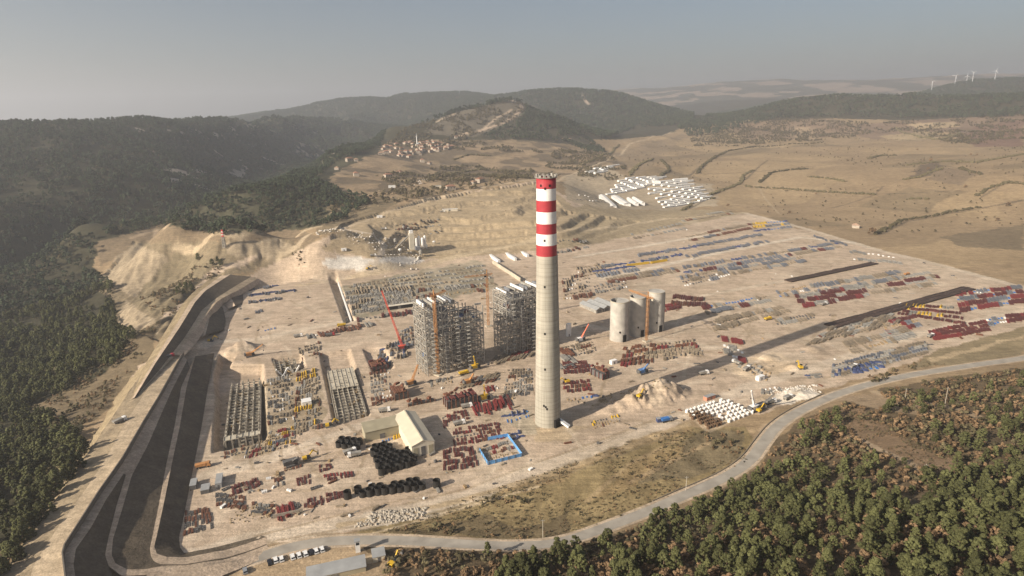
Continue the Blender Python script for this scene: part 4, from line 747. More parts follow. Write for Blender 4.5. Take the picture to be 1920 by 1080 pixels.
# ------------------------------------------------------------------ chimney
def chimney():
    cx, cy, cz = gnd(1027, 792); H = [h_for(cx, cy, p) for p in (478, 458, 437, 418, 396, 375, 353, 333)]; HT = H[-1]
    rad = lambda z: 5.4 + 2.4 * (max(0.0, 1 - z / HT)) ** 1.35
    root = empty('chimney', (cx, cy, cz)); tag(root, 'tall tapering concrete chimney with red and white bands near its top', 'chimney')
    m = MB(); zs = [-1] + list(np.linspace(0, H[0], 24)); m.lathe([(rad(max(0, z)), z) for z in zs], 48, cap=(True, False)); m.build('shaft', SHAFT, root, True)
    for i in range(7):
        a, b = H[i], H[i + 1]; m = MB(); m.lathe([(rad(a), a), (rad((a + b) / 2), (a + b) / 2), (rad(b), b)], 48, cap=(False, i == 6)) if i == 6 else m.lathe([(rad(a), a), (rad(b), b)], 48, cap=(False, False))
    for i in range(8 - 1): 
        a, b = (H[i], H[i + 1])
        m = MB(); m.lathe([(rad(a) + .01, a), (rad(b) + .01, b)], 48, cap=(False, i == 6)); o = m.build('painted_band', REDP if i % 2 == 0 and i != 6 or i == 6 else WHITE, root, True)
        if i % 2: o.active_material = WHITE; o['label'] = 'white painted band'
        else: o.active_material = REDP; o['label'] = 'red painted band'
    def hole(ang, z, w, h):
        r = rad(z); m = MB(); c, s = math.cos(ang), math.sin(ang); q = [(r * c - s * a * w / 2, r * s + c * a * w / 2) for a in (-1, 1)]
        o0 = (r - .6) / r; o1 = (r + .12) / r
        m.add([(q[0][0]*o0,q[0][1]*o0,z),(q[1][0]*o0,q[1][1]*o0,z),(q[1][0]*o1,q[1][1]*o1,z),(q[0][0]*o1,q[0][1]*o1,z),(q[0][0]*o0,q[0][1]*o0,z+h),(q[1][0]*o0,q[1][1]*o0,z+h),(q[1][0]*o1,q[1][1]*o1,z+h),(q[0][0]*o1,q[0][1]*o1,z+h)],[(0,3,2,1),(4,5,6,7),(0,1,5,4),(1,2,6,5),(2,3,7,6),(3,0,4,7)])
        m.build('opening', DARK, root)
    toc = math.atan2(-cy, -cx)
    for z, d in ((HT - 4.6, -.55), (HT - 4.6, .35), (HT - 6.2, -.1), (H[2] - 4, -.2), (H[0] - 18, -.2), (H[0] - 46, -.2), (H[0] - 68, -.2), (H[0] - 92, -.15), (14, -.3), (12, -.05)):
        if 2 < z: hole(toc - d * -1, z, 1.0, 1.3)
    m = MB(); r = rad(HT)
    m.lathe([(r - .6, HT), (r + .9, HT), (r + .9, HT + .35), (r - .6, HT + .35)], 40, cap=(False, False)); m.build('working_platform', GREYL, root)
    rg = np.random.default_rng(4)
    for k in range(14):
        a = k / 14 * 6.283; m = MB(); hh = .7 + .9 * rg.random(); m.rbox((r + .2) * math.cos(a), (r + .2) * math.sin(a), HT + .35, .8, 1.3, hh, a); m.bar(((r + .8) * math.cos(a), (r + .8) * math.sin(a), HT), ((r + .8) * math.cos(a), (r + .8) * math.sin(a), HT + hh + .5), .12)
        m.build('climbing_form', GREYL if k % 3 else STEEL, root)
    m = MB(); m.lathe([(.9, HT - .5), (.9, HT + 2.0)], 12, (1.5, 0, 0)); m.build('hoist_drum', STEELD, root)
    # doorway with its concrete apron duct on the right of the foot
    a = toc + .78; m = MB(); m.rbox((rad(0) + .3) * math.cos(a), (rad(0) + .3) * math.sin(a), -.3, 1.6, 4.2, 5.2, a); m.build('doorway', DARK, root)
    a = toc + 1.12; m = MB(); c, s = math.cos(a), math.sin(a); m.bar(((rad(0)) * c, rad(0) * s, 3.6), ((rad(0) + 6.5) * c, (rad(0) + 6.5) * s, .5), 2.6, 1.2); m.build('entry_ramp', WHITE, root)
    m = MB(); a0 = toc + 1.75; m.bar((rad(0) * 1.03 * math.cos(a0), rad(0) * 1.03 * math.sin(a0), 0), (rad(H[0]) * 1.05 * math.cos(a0), rad(H[0]) * 1.05 * math.sin(a0), H[0]), .5); m.build('ladder', STEEL, root)
    return (cx, cy)
CHX = chimney()

# ------------------------------------------------------------------ boiler house steel frames
def boiler(px, py, L, W, H, seed, label, tall):
    x, y, z = gnd(px, py); root = empty('boiler_frame', (x, y, z), AU); tag(root, label, 'steel frame', 'boiler houses under construction'); rg = np.random.default_rng(seed)
    nx, ny, nz = 8, 5, 9; xs = np.linspace(0, L, nx); ys = np.linspace(0, W, ny)
    hmax = lambda i: H if xs[i] <= tall * L else H * .86
    for i in range(nx):
        for j in range(ny):
            m = MB(); h = hmax(i) * (.86 + .2 * rg.random()); m.box(xs[i] - .3, ys[j] - .3, 0, xs[i] + .3, ys[j] + .3, h)
            m.build('column', STEEL, root)
    for k in range(1, nz + 1):
        zf = H * k / nz; m = MB()
        for i in range(nx):
            if zf > hmax(i) * 1.02: continue
            for j in range(ny - 1):
                if rg.random() < .93: m.bar((xs[i], ys[j] + .42, zf - .4), (xs[i], ys[j + 1] - .42, zf - .4), .35, .7)
            if i < nx - 1 and zf <= hmax(i + 1) * 1.02:
                for j in range(ny):
                    if rg.random() < .93: m.bar((xs[i] + .42, ys[j], zf - .4), (xs[i + 1] - .42, ys[j], zf - .4), .35, .7)
                for q in range(5):
                    if rg.random() < .6: yy = ys[0] + W * (q + .5) / 5; m.bar((xs[i], yy, zf - .3), (xs[i + 1], yy, zf - .3), .2, .3)
        m.build('floor_frame', STEEL, root)
        m = MB()
        for i in range(nx - 1):
            for j in range(ny - 1):
                if rg.random() < .2 and zf <= hmax(i + 1): m.box(xs[i] + .5, ys[j] + .5, zf - .02, xs[i + 1] - .5, ys[j + 1] - .5, zf + .12)
        if m.f: m.build('floor_plate', STEELD if k % 2 else GREYL, root)
    def wall(P, name):
        m = MB()
        for i in range(len(P) - 1):
            for k in range(nz):
                z0, z1 = H * k / nz, H * (k + 1) / nz
                if z1 > P[i + 1][2] * 1.02: continue
                a, b = P[i], P[i + 1]; r = rg.random(); mid = ((a[0] + b[0]) / 2, (a[1] + b[1]) / 2, z1 - .5)
                if r < .35: m.bar((a[0], a[1], z0), mid, .26); m.bar((b[0], b[1], z0), mid, .26)
                elif r < .75: m.bar((a[0], a[1], z0), (b[0], b[1], z1 - .5), .26)
                else: m.bar((b[0], b[1], z0), (a[0], a[1], z1 - .5), .26)
                for t in (.33, .66):
                    if rg.random() < .6: q = (a[0] + (b[0] - a[0]) * t, a[1] + (b[1] - a[1]) * t); m.bar((q[0], q[1], z0), (q[0], q[1], z1 - .6), .18)
                    zz = z0 + (z1 - z0) * t
                    if rg.random() < .7: m.bar((a[0], a[1], zz), (b[0], b[1], zz), .16)
        m.build(name, STEEL, root)
    hx = [hmax(i) for i in range(nx)]
    wall([(xs[i], -.55, hx[i]) for i in range(nx)], 'front_bracing'); wall([(-.55, ys[j], H) for j in range(ny)], 'side_bracing'); wall([(xs[i], W + .55, hx[i]) for i in range(nx)], 'rear_bracing'); wall([(L + .55, ys[j], hx[-1]) for j in range(ny)], 'side_bracing')
    # furnace walls hung inside the frame, ducts and top girders
    for a, b, lo, hi in ((.18, .44, .5, .9), (.6, .8, .12, .5)):
        m = MB(); m.box(L * a, W * .22, H * lo, L * b, W * .78, H * hi)
        for q in range(6): m.box(L * a - .2, W * .22 - .2, H * (lo + (hi - lo) * (q + .3) / 6), L * b + .2, W * .78 + .2, H * (lo + (hi - lo) * (q + .3) / 6) + .4)
        m.build('furnace_wall', GREYB, root)
    for q in range(9):
        xx = L * tall * (q + .3) / 9; m = MB(); m.box(xx - .4, W * .3 * rg.random(), H + .1, xx + .4, W * (.6 + .38 * rg.random()), H + 1.2 + 1.5 * rg.random()); m.build('roof_girder', WHITE if q % 3 == 0 else GREYB if q % 3 == 1 else GREYL, root)
    for q in range(4):
        a, b = W * rg.random(), L * (.3 + .65 * rg.random()); m = MB(); m.box(b, a, H * .86 + 1, b + 5, a + 1.2, H * .86 + 2.2); m.build('roof_girder', STEEL, root)
    for q in range(4):
        x0 = L * (.08 + .2 * q + .05 * rg.random()); m = MB(); zt = H * (.5 + .4 * rg.random()); m.box(x0, -2.6, 0, x0 + 2.2, -.8, zt)
        m2 = MB()
        for k in range(int(zt / 3)): m2.box(x0 - .1, -2.8, k * 3 + 2.6, x0 + 2.4, -.7, k * 3 + 2.85)
        if q in (1,): m.build('hoist_shaft', STEELD, root)
        m2.build('stair_flight', STEEL, root)
    for q in range(3):
        m = MB(); x0 = L * (.25 + .22 * q); m.tube([(x0, W * .3, H * .3), (x0 + 3, -1.2, H * .36), (x0 + 5, -1.3, H * .1)], 1.1, 10); m.build('duct', GREYL, root)
    for q in range(12):
        i, j, k = int(rg.integers(0, nx - 1)), int(rg.integers(0, ny - 1)), int(rg.integers(1, nz)); m = MB(); m.rbox((xs[i] + xs[i + 1]) / 2, (ys[j] + ys[j + 1]) / 2, H * k / nz * .86 + .2, 2 + 2 * rg.random(), 1.5 + 2 * rg.random(), 1.2 + 2 * rg.random(), rg.random())
        m.build('stored_panel', [MAROON, BLUE, NAVY, TIMB][q % 4], root)
boiler(803, 706, 46, 22, 52, 1, 'nearer open steel frame of a boiler house, left of the chimney', .58)
boiler(952, 667, 42, 22, 50, 2, 'farther open steel frame of a boiler house, half hidden by the chimney', 1.0)

# ------------------------------------------------------------------ silos
SILOC = mat('silo_concrete', (.44, .41, .36), .9, .2, .18, .15)
def silo(px, py, r, H, seed, label):
    x, y, z = gnd(px, py); root = empty('silo', (x, y, z), AU); tag(root, label, 'silo', 'concrete silos right of the chimney'); rg = np.random.default_rng(seed)
    m = MB(); m.lathe([(r, -.5), (r, H), (r - .45, H), (r - .45, H - 9)], 40, cap=(True, True)); m.build('shell', SILOC, root, False)
    m = MB(); n = 40; a0 = 3.6 if seed != 3 else 4.2; span = 3.3 + .5 * seed; P = [((r - .45) * math.cos(a0 + span * k / 20), (r - .45) * math.sin(a0 + span * k / 20)) for k in range(21)]
    m.add([(p[0], p[1], H - .6) for p in P] + [(p[0], p[1], H - .2) for p in P], [tuple(reversed(range(21))), tuple(range(21, 42))] + [(k, (k + 1) % 21, 21 + (k + 1) % 21, 21 + k) for k in range(21)]); m.build('roof_slab', SILOC, root)
    m = MB(); m.rbox(0, -(r + .05), -.2, 3.2, .8, 6.2); m.build('doorway', DARK, root)
    m = MB(); m.rbox(-r * .55, -(r * .86), 8, 1.0, .8, 1.4); m.build('opening', DARK, root)
    m = MB(); m.bar((r * .8, -r * .66, 0), (r * .8, -r * .66, H * .96), .5); m.build('scaffold_stair', STEEL, root)
    m = MB(); m.lathe([(r + .06, H - .7), (r + .25, H - .7), (r + .25, H + .05), (r + .06, H + .05)], 40, cap=(False, False)); m.build('rim', CONC, root)
silo(1160, 636, 7.5, 34, 1, 'leftmost and thickest of three pale concrete silos'); silo(1194, 627, 6.8, 34, 2, 'middle one of three pale concrete silos, behind the yellow crane'); silo(1228, 618, 6.9, 35, 3, 'rightmost of three pale concrete silos, casting the long shadow')

# ------------------------------------------------------------------ sheds and low buildings
def shed(name, px, py, wid, length, eave, ridge, ang, wall, roof, label, cat='shed', doors=3, group=None, gutters=True, z=None):
    """gabled hall; px,py is the front left foot, width runs along ang, length goes back from there"""
    x, y, zz = gnd(px, py) if z is None else z; root = empty(name, (x, y, zz), ang); tag(root, label, cat, group)
    m = MB(); w, l, e, r = wid, length, eave, ridge
    m.add([(0,0,-.4),(w,0,-.4),(w,l,-.4),(0,l,-.4),(0,0,e),(w,0,e),(w,l,e),(0,l,e),(w/2,0,r),(w/2,l,r)], [(0,1,5,8,4),(2,3,7,9,6),(1,2,6,5),(3,0,4,7),(0,3,2,1)]); m.build('wall', wall, root)
    t = .18; o = .35
    for s in (0, 1):
        m = MB(); xe, ze = (-o, e - o * (r - e) / (w / 2)) if s == 0 else (w + o, e - o * (r - e) / (w / 2))
        m.add([(xe,-o,ze),(w/2,-o,r+.02),(w/2,l+o,r+.02),(xe,l+o,ze),(xe,-o,ze+t),(w/2,-o,r+.02+t),(w/2,l+o,r+.02+t),(xe,l+o,ze+t)], [(0,3,2,1),(4,5,6,7),(0,1,5,4),(1,2,6,5),(2,3,7,6),(3,0,4,7)]); m.build('roof', roof, root)
    for k in range(doors):
        m = MB(); a = w * (k + .5) / doors; q = w / doors * .3; m.box(a - q, -.14, 0, a + q, .1, e * .8); m.build('door', STEELD if k == 1 or doors == 1 else OLIVE, root)
    if gutters:
        m = MB(); m.box(w/2 - .4, -.2, r + .22, w/2 + .4, l + .2, r + .45); m.build('ridge_cap', roof, root)
    return root
shed('workshop_shed', 773.5, 859, 13.0, 40, 7.2, 9.4, R(24), OFFW, ROOFC, 'large cream gabled shed in front of the chimney', doors=3)
def flatbuilding(name, px, py, w, l, h, ang, wall, roof, label, cat='building', door=True, group=None, slope=0.0, windows=0, z=None):
    x, y, zz = gnd(px, py) if z is None else z; root = empty(name, (x, y, zz), ang); tag(root, label, cat, group)
    m = MB(); m.add([(0,0,-.4),(w,0,-.4),(w,l,-.4),(0,l,-.4),(0,0,h),(w,0,h),(w,l,h+slope),(0,l,h+slope)], [(0,1,5,4),(1,2,6,5),(2,3,7,6),(3,0,4,7),(4,5,6,7),(0,3,2,1)]); m.build('wall', wall, root)
    m = MB(); t = .2; o = .3; m.add([(-o,-o,h+.01),(w+o,-o,h+.01),(w+o,l+o,h+slope+.01),(-o,l+o,h+slope+.01),(-o,-o,h+.01+t),(w+o,-o,h+.01+t),(w+o,l+o,h+slope+.01+t),(-o,l+o,h+slope+.01+t)], [(0,3,2,1),(4,5,6,7),(0,1,5,4),(1,2,6,5),(2,3,7,6),(3,0,4,7)]); m.build('roof', roof, root)
    if door: m = MB(); m.box(w*.4, -.12, 0, w*.4 + min(3, w*.2), .1, min(h*.8, 3.2)); m.build('door', STEELD, root)
    for k in range(windows): m = MB(); a = w * (k + .5) / windows; m.box(a - .6, -.1, h*.45, a + .6, .1, h*.8); m.build('window', GLASS, root)
    return root
flatbuilding('khaki_store', 686, 829, 21, 10, 6.0, R(24), OLIVE, OLIVE, 'low khaki shed standing left of the cream gabled shed', 'shed', slope=1.6)
flatbuilding('site_workshop', 578, 1108, 23, 6.5, 3.0, R(17), OLIVE, ROOFG, 'grey roofed building at the bottom edge beside the car park', slope=.6)
flatbuilding('hut', 701, 1065, 5, 5.5, 2.6, R(17), OFFW, ROOFG, 'small hut with grey sheet roof below the paved road', 'hut', windows=1)
m = MB(); x, y, z = gnd(690, 1062); m.rbox(0, 0, -.3, 9, 7, .5, R(17)); o = m.build('concrete_slab', mat('slab_earth', (.42,.33,.22), .9, .15, .3)); o.location = (x, y, z); tag(o, 'square earth-coloured slab next to the small grey roofed hut', 'slab')
x, y, z = gnd(672, 1038); root = empty('guard_tower', (x, y, z), .3); tag(root, 'narrow white guard tower beside the paved road', 'guard tower'); m = MB(); m.box(-1, -1, -.3, 1, 1, 5.6); m.build('wall', WHITE, root); m = MB(); m.box(-1.25, -1.25, 5.6, 1.25, 1.25, 5.9); m.build('roof', ROOFG, root); m = MB(); m.box(-.7, -1.06, 3.9, .7, -.9, 5.1); m.build('window', GLASS, root)
for k, (a, b, w, l) in enumerate([(1146, 581, 7.6, 27), (1132, 584.5, 7.6, 27), (1118, 588, 7.6, 27)]):
    shed('vaulted_store', a, b, w, l, 3.4, 5.2, AU, GREYL, ROOFG, ['right one of the grey ribbed stores behind the silos', 'middle one of the grey ribbed stores behind the silos', 'left one of the grey ribbed stores behind the silos'][k], doors=1, group='grey stores behind the silos')
for k, (a, b, c, d, lab) in enumerate([(936, 493, 904, 471, 'left one of three long white walls behind the second boiler frame'), (967, 489, 934, 469, 'middle one of three long white walls behind the second boiler frame'), (990, 482, 962, 467, 'right one of three long white walls, next to the chimney')]):
    p, q = np.array(gnd(a, b)), np.array(gnd(c, d)); ang = math.atan2(q[1] - p[1], q[0] - p[0]); L = float(np.hypot(*(q - p)[:2])); root = empty('precast_hall', tuple(p), ang); tag(root, lab, 'hall', 'long white halls behind the boilers')
    m = MB(); m.box(0, -1.6, -.3, L, 1.6, 3.2); m.build('wall', WHITE, root); m = MB(); m.box(-.2, -1.8, 3.2, L + .2, 1.8, 3.5); m.build('roof', WHITE, root)
p, q = np.array(gnd(976, 528)), np.array(gnd(924, 494)); ang = math.atan2(q[1] - p[1], q[0] - p[0]); L = float(np.hypot(*(q - p)[:2])); m = MB(); m.box(0, -.5, -.5, L, .5, 4.5); m.box(0, -1.6, -.5, L, -.5, .4)
o = m.build('retaining_wall', CONC); o.location = p; o.rotation_euler = (0, 0, ang); tag(o, 'long retaining wall with a dark shaded face behind the boiler frames', 'wall')
flatbuilding('long_store', 727, 582, 26, 4.5, 3.6, R(22), DARK, OFFW, 'long low cream store with open dark front, left of the boiler frames', 'store', windows=0)
flatbuilding('long_store', 832, 441, 24, 4, 3.2, R(10), OFFW, WHITE, 'long white store in front of the spoil heap', 'store', windows=0)

# ------------------------------------------------------------------ concrete batching plant
x, y, z = gnd(774, 488); root = empty('batching_plant', (x, y, z), R(20)); tag(root, 'cream concrete batching plant with tall tower and cement silos', 'batching plant')
m = MB(); m.box(-3, -3, 0, 3, 3, 22); m.build('mixing_tower', OFFW, root)
for k in range(4): m = MB(); m.lathe([(.6, 2.5), (1.7, 5), (1.7, 14 + k % 2 * 2), (.8, 15.2 + k % 2 * 2)], 14, (6 + 4 * k, -2 + k % 2 * 3, 0)); [m.bar((6 + 4*k + a, -2 + k % 2 * 3 + b, 0), (6 + 4*k + a, -2 + k % 2 * 3 + b, 5), .3) for a in (-1.2, 1.2) for b in (-1.2, 1.2)]; m.build('cement_silo', WHITE, root)
m = MB(); m.bar((-26, -6, 1.5), (-3, 0, 19), 1.6, 1.2); [m.bar((-26 + 23*t, -6 + 6*t, 0), (-26 + 23*t, -6 + 6*t, 1.5 + 17.5*t), .4) for t in (.25, .5, .75)]; m.build('conveyor', GREYL, root)
m = MB(); m.box(-2.2, -2.2, 22, 2.2, 2.2, 25.5); m.build('roof_cabin', WHITE, root); m = MB(); m.box(3, -8, 0, 10, -3.5, 4.5); m.build('hopper', GREYB, root)
for k, (a, b, h) in enumerate([(744, 488, 7), (752, 495, 5), (790, 492, 8), (800, 484, 6), (760, 470, 5), (815, 478, 4)]):
    x, y, z = gnd(a, b); root = empty('aggregate_bin', (x, y, z), R(20 + 30 * k)); tag(root, ['white feed bin left of the batching plant', 'low white bin in front of the batching plant', 'tall pale bin right of the batching plant', 'pale bin farther right of the batching plant', 'small bin behind the batching plant', 'low bin at the right end of the batching plant yard'][k], 'bin', 'bins round the batching plant'); m = MB(); m.lathe([(.8, 2), (2.2, 3.6), (2.2, h), (.5, h + .8)], 10); m.build('hopper', WHITE if k % 2 else GREYL, root); m = MB(); [m.bar((a2, b2, 0), (a2, b2, 3.4), .3) for a2 in (-1.5, 1.5) for b2 in (-1.5, 1.5)]; m.box(-1.7,-1.7,3.1,1.7,1.7,3.35); m.build('frame', STEEL, root)

# ------------------------------------------------------------------ concrete frames standing in their pits on the left
def conc_frame(px, py, nx, ny, sx, sy, h, ang, label, slab=(), z0=-6.0, seed=0):
    p = at(px, py, 0); root = empty('concrete_frame', (float(p[0]), float(p[1]), z0), ang); tag(root, label, 'concrete frame', 'unfinished concrete halls'); rg = np.random.default_rng(seed)
    H = h - z0; m = MB(); m.box(-1, -1, -.5, (nx - 1) * sx + 1, (ny - 1) * sy + 1, .5); m.build('base_slab', CONCD, root)
    for j in range(ny):
        for i in range(nx):
            m = MB(); hh = H * (.8 + .3 * rg.random()); m.box(i*sx - .45, j*sy - .45, .5, i*sx + .45, j*sy + .45, hh); m.build('column', CONCD, root)
    for i in range(nx):
        m = MB(); m.box(i*sx - .3, 0, H*.74, i*sx + .3, (ny - 1)*sy, H*.82)
        m.build('beam', CONC, root)
    for j in range(0, ny):
        if rg.random() < .7: m = MB(); m.box(.45, j*sy - .25, H*.68, (nx - 1)*sx - .45, j*sy + .25, H*.735); m.build('beam', CONC, root)
    for xx in (-1.2, (nx - 1)*sx + .8): m = MB(); m.box(xx, 0, .5, xx + .4, (ny - 1)*sy, H*(.80 if xx > 0 else .6)); m.build('side_wall', CONCD, root)  # solid walls added to throw shade into the pit beside the columns
    for (j0, j1) in slab: m = MB(); m.box(-.8, j0*sy, H*.83, (nx - 1)*sx + .8, j1*sy, H*.83 + .4); [m.box(-.8 + q*((nx - 1)*sx + 1.6)/6, j0*sy, H*.83 + .4, -.6 + q*((nx - 1)*sx + 1.6)/6, j1*sy, H*.83 + .75) for q in range(7)]; m.build('deck', CONC, root)
    for q in range(16): m = MB(); m.rbox((nx - 1)*sx*rg.random(), (ny - 1)*sy*rg.random(), .5, 1 + 2.5*rg.random(), 1 + 2*rg.random(), H*.5*rg.random() + 1, rg.random()*3); m.build('formwork', TIMB if q % 2 else GREYL, root)
conc_frame(422, 828, 6, 20, 3.7, 4.6, 1.5, R(21), 'row of unfinished concrete columns in the long dark pit at left', slab=((0, 1.2),), seed=3)
conc_frame(634, 786, 6, 18, 3.4, 4.6, 2.2, R(20), 'unfinished concrete hall with pale gridded deck over its far half', slab=((9.5, 12.6), (12.7, 17)), z0=-3.5, seed=4)
conc_frame(518, 700, 5, 6, 3.6, 4.5, 2.0, R(24), 'dark concrete basement with white braces behind the column pit', z0=-5, seed=5)
x, y, z = gnd(519, 703); root = empty('white_truss', (x, y, z - 2.5), R(26)); tag(root, 'zigzag of thick white braces along the edge of the dark basement', 'truss')
for k in range(4): m = MB(); m.bar((k*4.2, 0, 6.5 if k % 2 == 0 else .5), (k*4.2 + 4.2, .4, .5 if k % 2 == 0 else 6.5), 1.0); m.build('brace', WHITE, root)
x, y, z = gnd(662, 597); p = np.array(gnd(637, 526)); L = math.hypot(p[0] - x, p[1] - y); m = MB(); m.box(0, -.6, -5.5, L, .6, -1.2); o = m.build('trench_wall', WHITE); o.location = (x - 2.0, y, 0); o.rotation_euler = (0, 0, math.atan2(p[1] - y, p[0] - x)); tag(o, 'long white wall standing in the dark trench beside the pad', 'wall')
def block(px, py, w, l, h, ang, ms, label, seed, name='steel_module', cat='steel module'):
    """bulky half-built steel module: frames, plates and openings"""
    x, y, z = gnd(px, py); root = empty(name, (x, y, z), ang); tag(root, label, cat, 'half-built steel modules'); rg = np.random.default_rng(seed)
    m = MB()
    for i in range(int(w / 3) + 1):
        for j in range(int(l / 4) + 1): a, b = min(w, i*3), min(l, j*4); m.box(a - .25, b - .25, 0, a + .25, b + .25, h)
    m.build('frame', ms[0], root); m = MB()
    for i in range(int(w / 1.6)):
        if rg.random() < .75: m.box(i*1.6, 0, h + .02 + .4*rg.random(), i*1.6 + 1.3, l*(.6 + .4*rg.random()), h + .9)
    m.build('deck', ms[1], root); m = MB(); m.box(.4, .3, .3, w - .4, l - .3, h*.85); m.build('casing', STEELD, root)
    for q in range(5): m = MB(); m.rbox(w*rg.random(), l*rg.random(), h + .9, 1.5 + 2*rg.random(), 1 + rg.random(), .6 + rg.random(), rg.random()); m.build('panel', ms[q % len(ms)], root)
block(839, 768, 22, 9, 6, R(24), [RUST, MAROON], 'rust brown steel module with dark front left of the chimney', 1); block(741, 752, 9, 14, 5, R(24), [RUST, RUST], 'rust coloured module by the orange crane', 2); block(698, 693, 12, 14, 3, R(24), [MAROON, RUST], 'maroon module beside the concrete hall', 3)
block(1130, 713, 7, 14, 5, R(35), [MAROON, RUST], 'barrel-shaped maroon module right of the chimney with white end', 4); block(766, 763, 18, 2.5, 2, R(24), [RUST, RUST], 'long rusty girder module behind the cream shed', 5)

# ------------------------------------------------------------------ cranes, masts and poles
def crawler_crane(px, py, tipx, tipy, L, m_, label, tele=False, group='mobile cranes at work'):
    x, y, z = gnd(px, py); root = empty('mobile_crane', (x, y, z), R(30)); tag(root, label, 'crane', group)
    m = MB(); [m.box(-3.5, s - .5, 0, 3.5, s + .5, 1.1) for s in (-2, 2)]; m.build('track', STEELD, root); m = MB(); m.box(-3.2, -1.6, 1.2, 2.6, 1.6, 3.6); m.build('body', m_, root); m = MB(); m.box(.8, -2.6, 1.3, 2.8, -1.65, 3.7); m.build('cab', GLASS, root)
    m = MB(); m.box(-4.6, -1.7, 1.4, -3.25, 1.7, 3.4); m.build('counterweight', STEELD, root)
    # the boom leans so that its tip stands over the spot seen in the photograph
    best = None
    for el in np.linspace(R(35), R(87), 40):
        for az in np.linspace(-math.pi, math.pi, 73):
            P = (x + L*math.cos(el)*math.cos(az), y + L*math.cos(el)*math.sin(az), z + 2.5 + L*math.sin(el)); q = proj(*P); e = (q[0] - tipx)**2 + (q[1] - tipy)**2
            if best is None or e < best[0]: best = (e, el, az)
    _, el, az = best; az -= R(30); tip = (L*math.cos(el)*math.cos(az), L*math.cos(el)*math.sin(az), 2.5 + L*math.sin(el)); m = MB()
    if tele: m.bar((0,0,2.5), tuple(np.array(tip)*.45 + np.array((0,0,1.4))), 1.1); m.bar(tuple(np.array(tip)*.45 + np.array((0,0,1.4))), tip, .75)
    else: lattice(m, (0, 0, 2.5), tip, 1.3, max(6, int(L / 2.4)), .13, w2=.7)
    m.build('boom', m_ if not tele or tele is True else tele, root); m = MB(); m.bar(tip, (tip[0], tip[1], tip[2] - L*.35), .12); m.rbox(tip[0], tip[1], tip[2] - L*.35 - .8, .7, .5, .9); m.build('hook', STEELD, root)
crawler_crane(755, 655, 716, 545, 50, mat('crane_red', (.62, .10, .06), .6, .1), 'red crawler crane with long lattice boom left of the boiler frames'); crawler_crane(772, 722, 784, 684, 17, ORG, 'orange crane working in front of the nearer boiler frame'); crawler_crane(892, 692, 888, 668, 11, YEL, 'small yellow crane at the foot of the nearer boiler frame', True)
crawler_crane(909, 750, 907, 722, 11, YEL, 'yellow crane beside the rust brown module', True); crawler_crane(1414, 768, 1409, 733, 14, WHITE, 'white boomed crane beside the stacked white pipes', True); crawler_crane(1428, 764, 1452, 738, 12, STEELD, 'black boomed crane beside the stacked white pipes', True); crawler_crane(1089, 640, 1104, 607, 15, WHITE, 'white boomed crane in the shade between chimney and silos', mat('boom_salmon', (.68, .20, .12), .6, .1))
crawler_crane(880, 720, 888, 700, 9, ORG, 'low orange crane on the dirt in front of the boiler frames', True); crawler_crane(470, 668, 500, 655, 14, ORG, 'orange crane with flat boom above the column pit', True); crawler_crane(1205, 700, 1215, 682, 9, mat('crane_blue', (.10, .2, .4), .6, .1), 'blue crane among crates right of the chimney', True); crawler_crane(548, 872, 560, 858, 9, STEELD, 'dark crane over the maroon stacks at lower left', True)
def tower_crane(px, py, ytop, jib, ang, m_, label):
    x, y, z = gnd(px, py); H = h_for(x, y, ytop, z); root = empty('tower_crane', (x, y, z), R(ang)); tag(root, label, 'tower crane', 'tower cranes')
    m = MB(); lattice(m, (0,0,0), (0,0,H), 1.5, max(8, int(H / 2.2)), .13); m.build('mast', m_, root); m = MB(); m.box(-2.5,-2.5,-.3,2.5,2.5,.8); m.build('base', CONC, root)
    m = MB(); lattice(m, (-jib*.28,0,H + .6), (jib,0,H + .6), 1.1, int(jib / 1.8), .11); m.build('jib', m_, root); m = MB(); m.bar((0,0,H), (0,0,H + 5), .6); m.bar((0,0,H + 5), (jib*.7,0,H + 1), .1); m.bar((0,0,H + 5), (-jib*.25,0,H + 1), .1); m.build('apex', m_, root); m = MB(); m.box(-jib*.28,-.8,H - 1.2,-jib*.2,.8,H + .4); m.build('counterweight', CONC, root); m = MB(); m.box(.9,-.9,H - 1.6,2.4,.9,H); m.build('cab', GLASS, root)
tower_crane(1212, 640, 558, 24, 118, ORG, 'yellow tower crane standing against the concrete silos'); tower_crane(916, 612, 516, 20, 200, ORG, 'orange tower crane between the two boiler frames'); tower_crane(822, 703, 556, 14, 60, ORG, 'orange tower crane mast on the front of the nearer boiler frame')
x, y, z = hit(421, 465); H = h_for(x, y, 431, z); root = empty('lattice_mast', (x, y, z)); tag(root, 'red and white lattice mast on the bare knoll by the forest', 'mast'); m = MB(); lattice(m, (0,0,0), (0,0,H*.62), 3.4, 8, .3, w2=1.6); m.build('lower_section', GREYL, root); m = MB(); lattice(m, (0,0,H*.62), (0,0,H), 1.6, 5, .3, w2=.9, alt=lambda f: 0 if int(f*5) % 2 else 1); m.build('top_section', [WHITE, mat('mast_red', (.65,.06,.05), .6, .1)], root); m = MB(); m.box(-1,-.5,H*.8,1,.5,H*.96); m.build('antenna', mat('mast_red', (.65,.06,.05)), root)
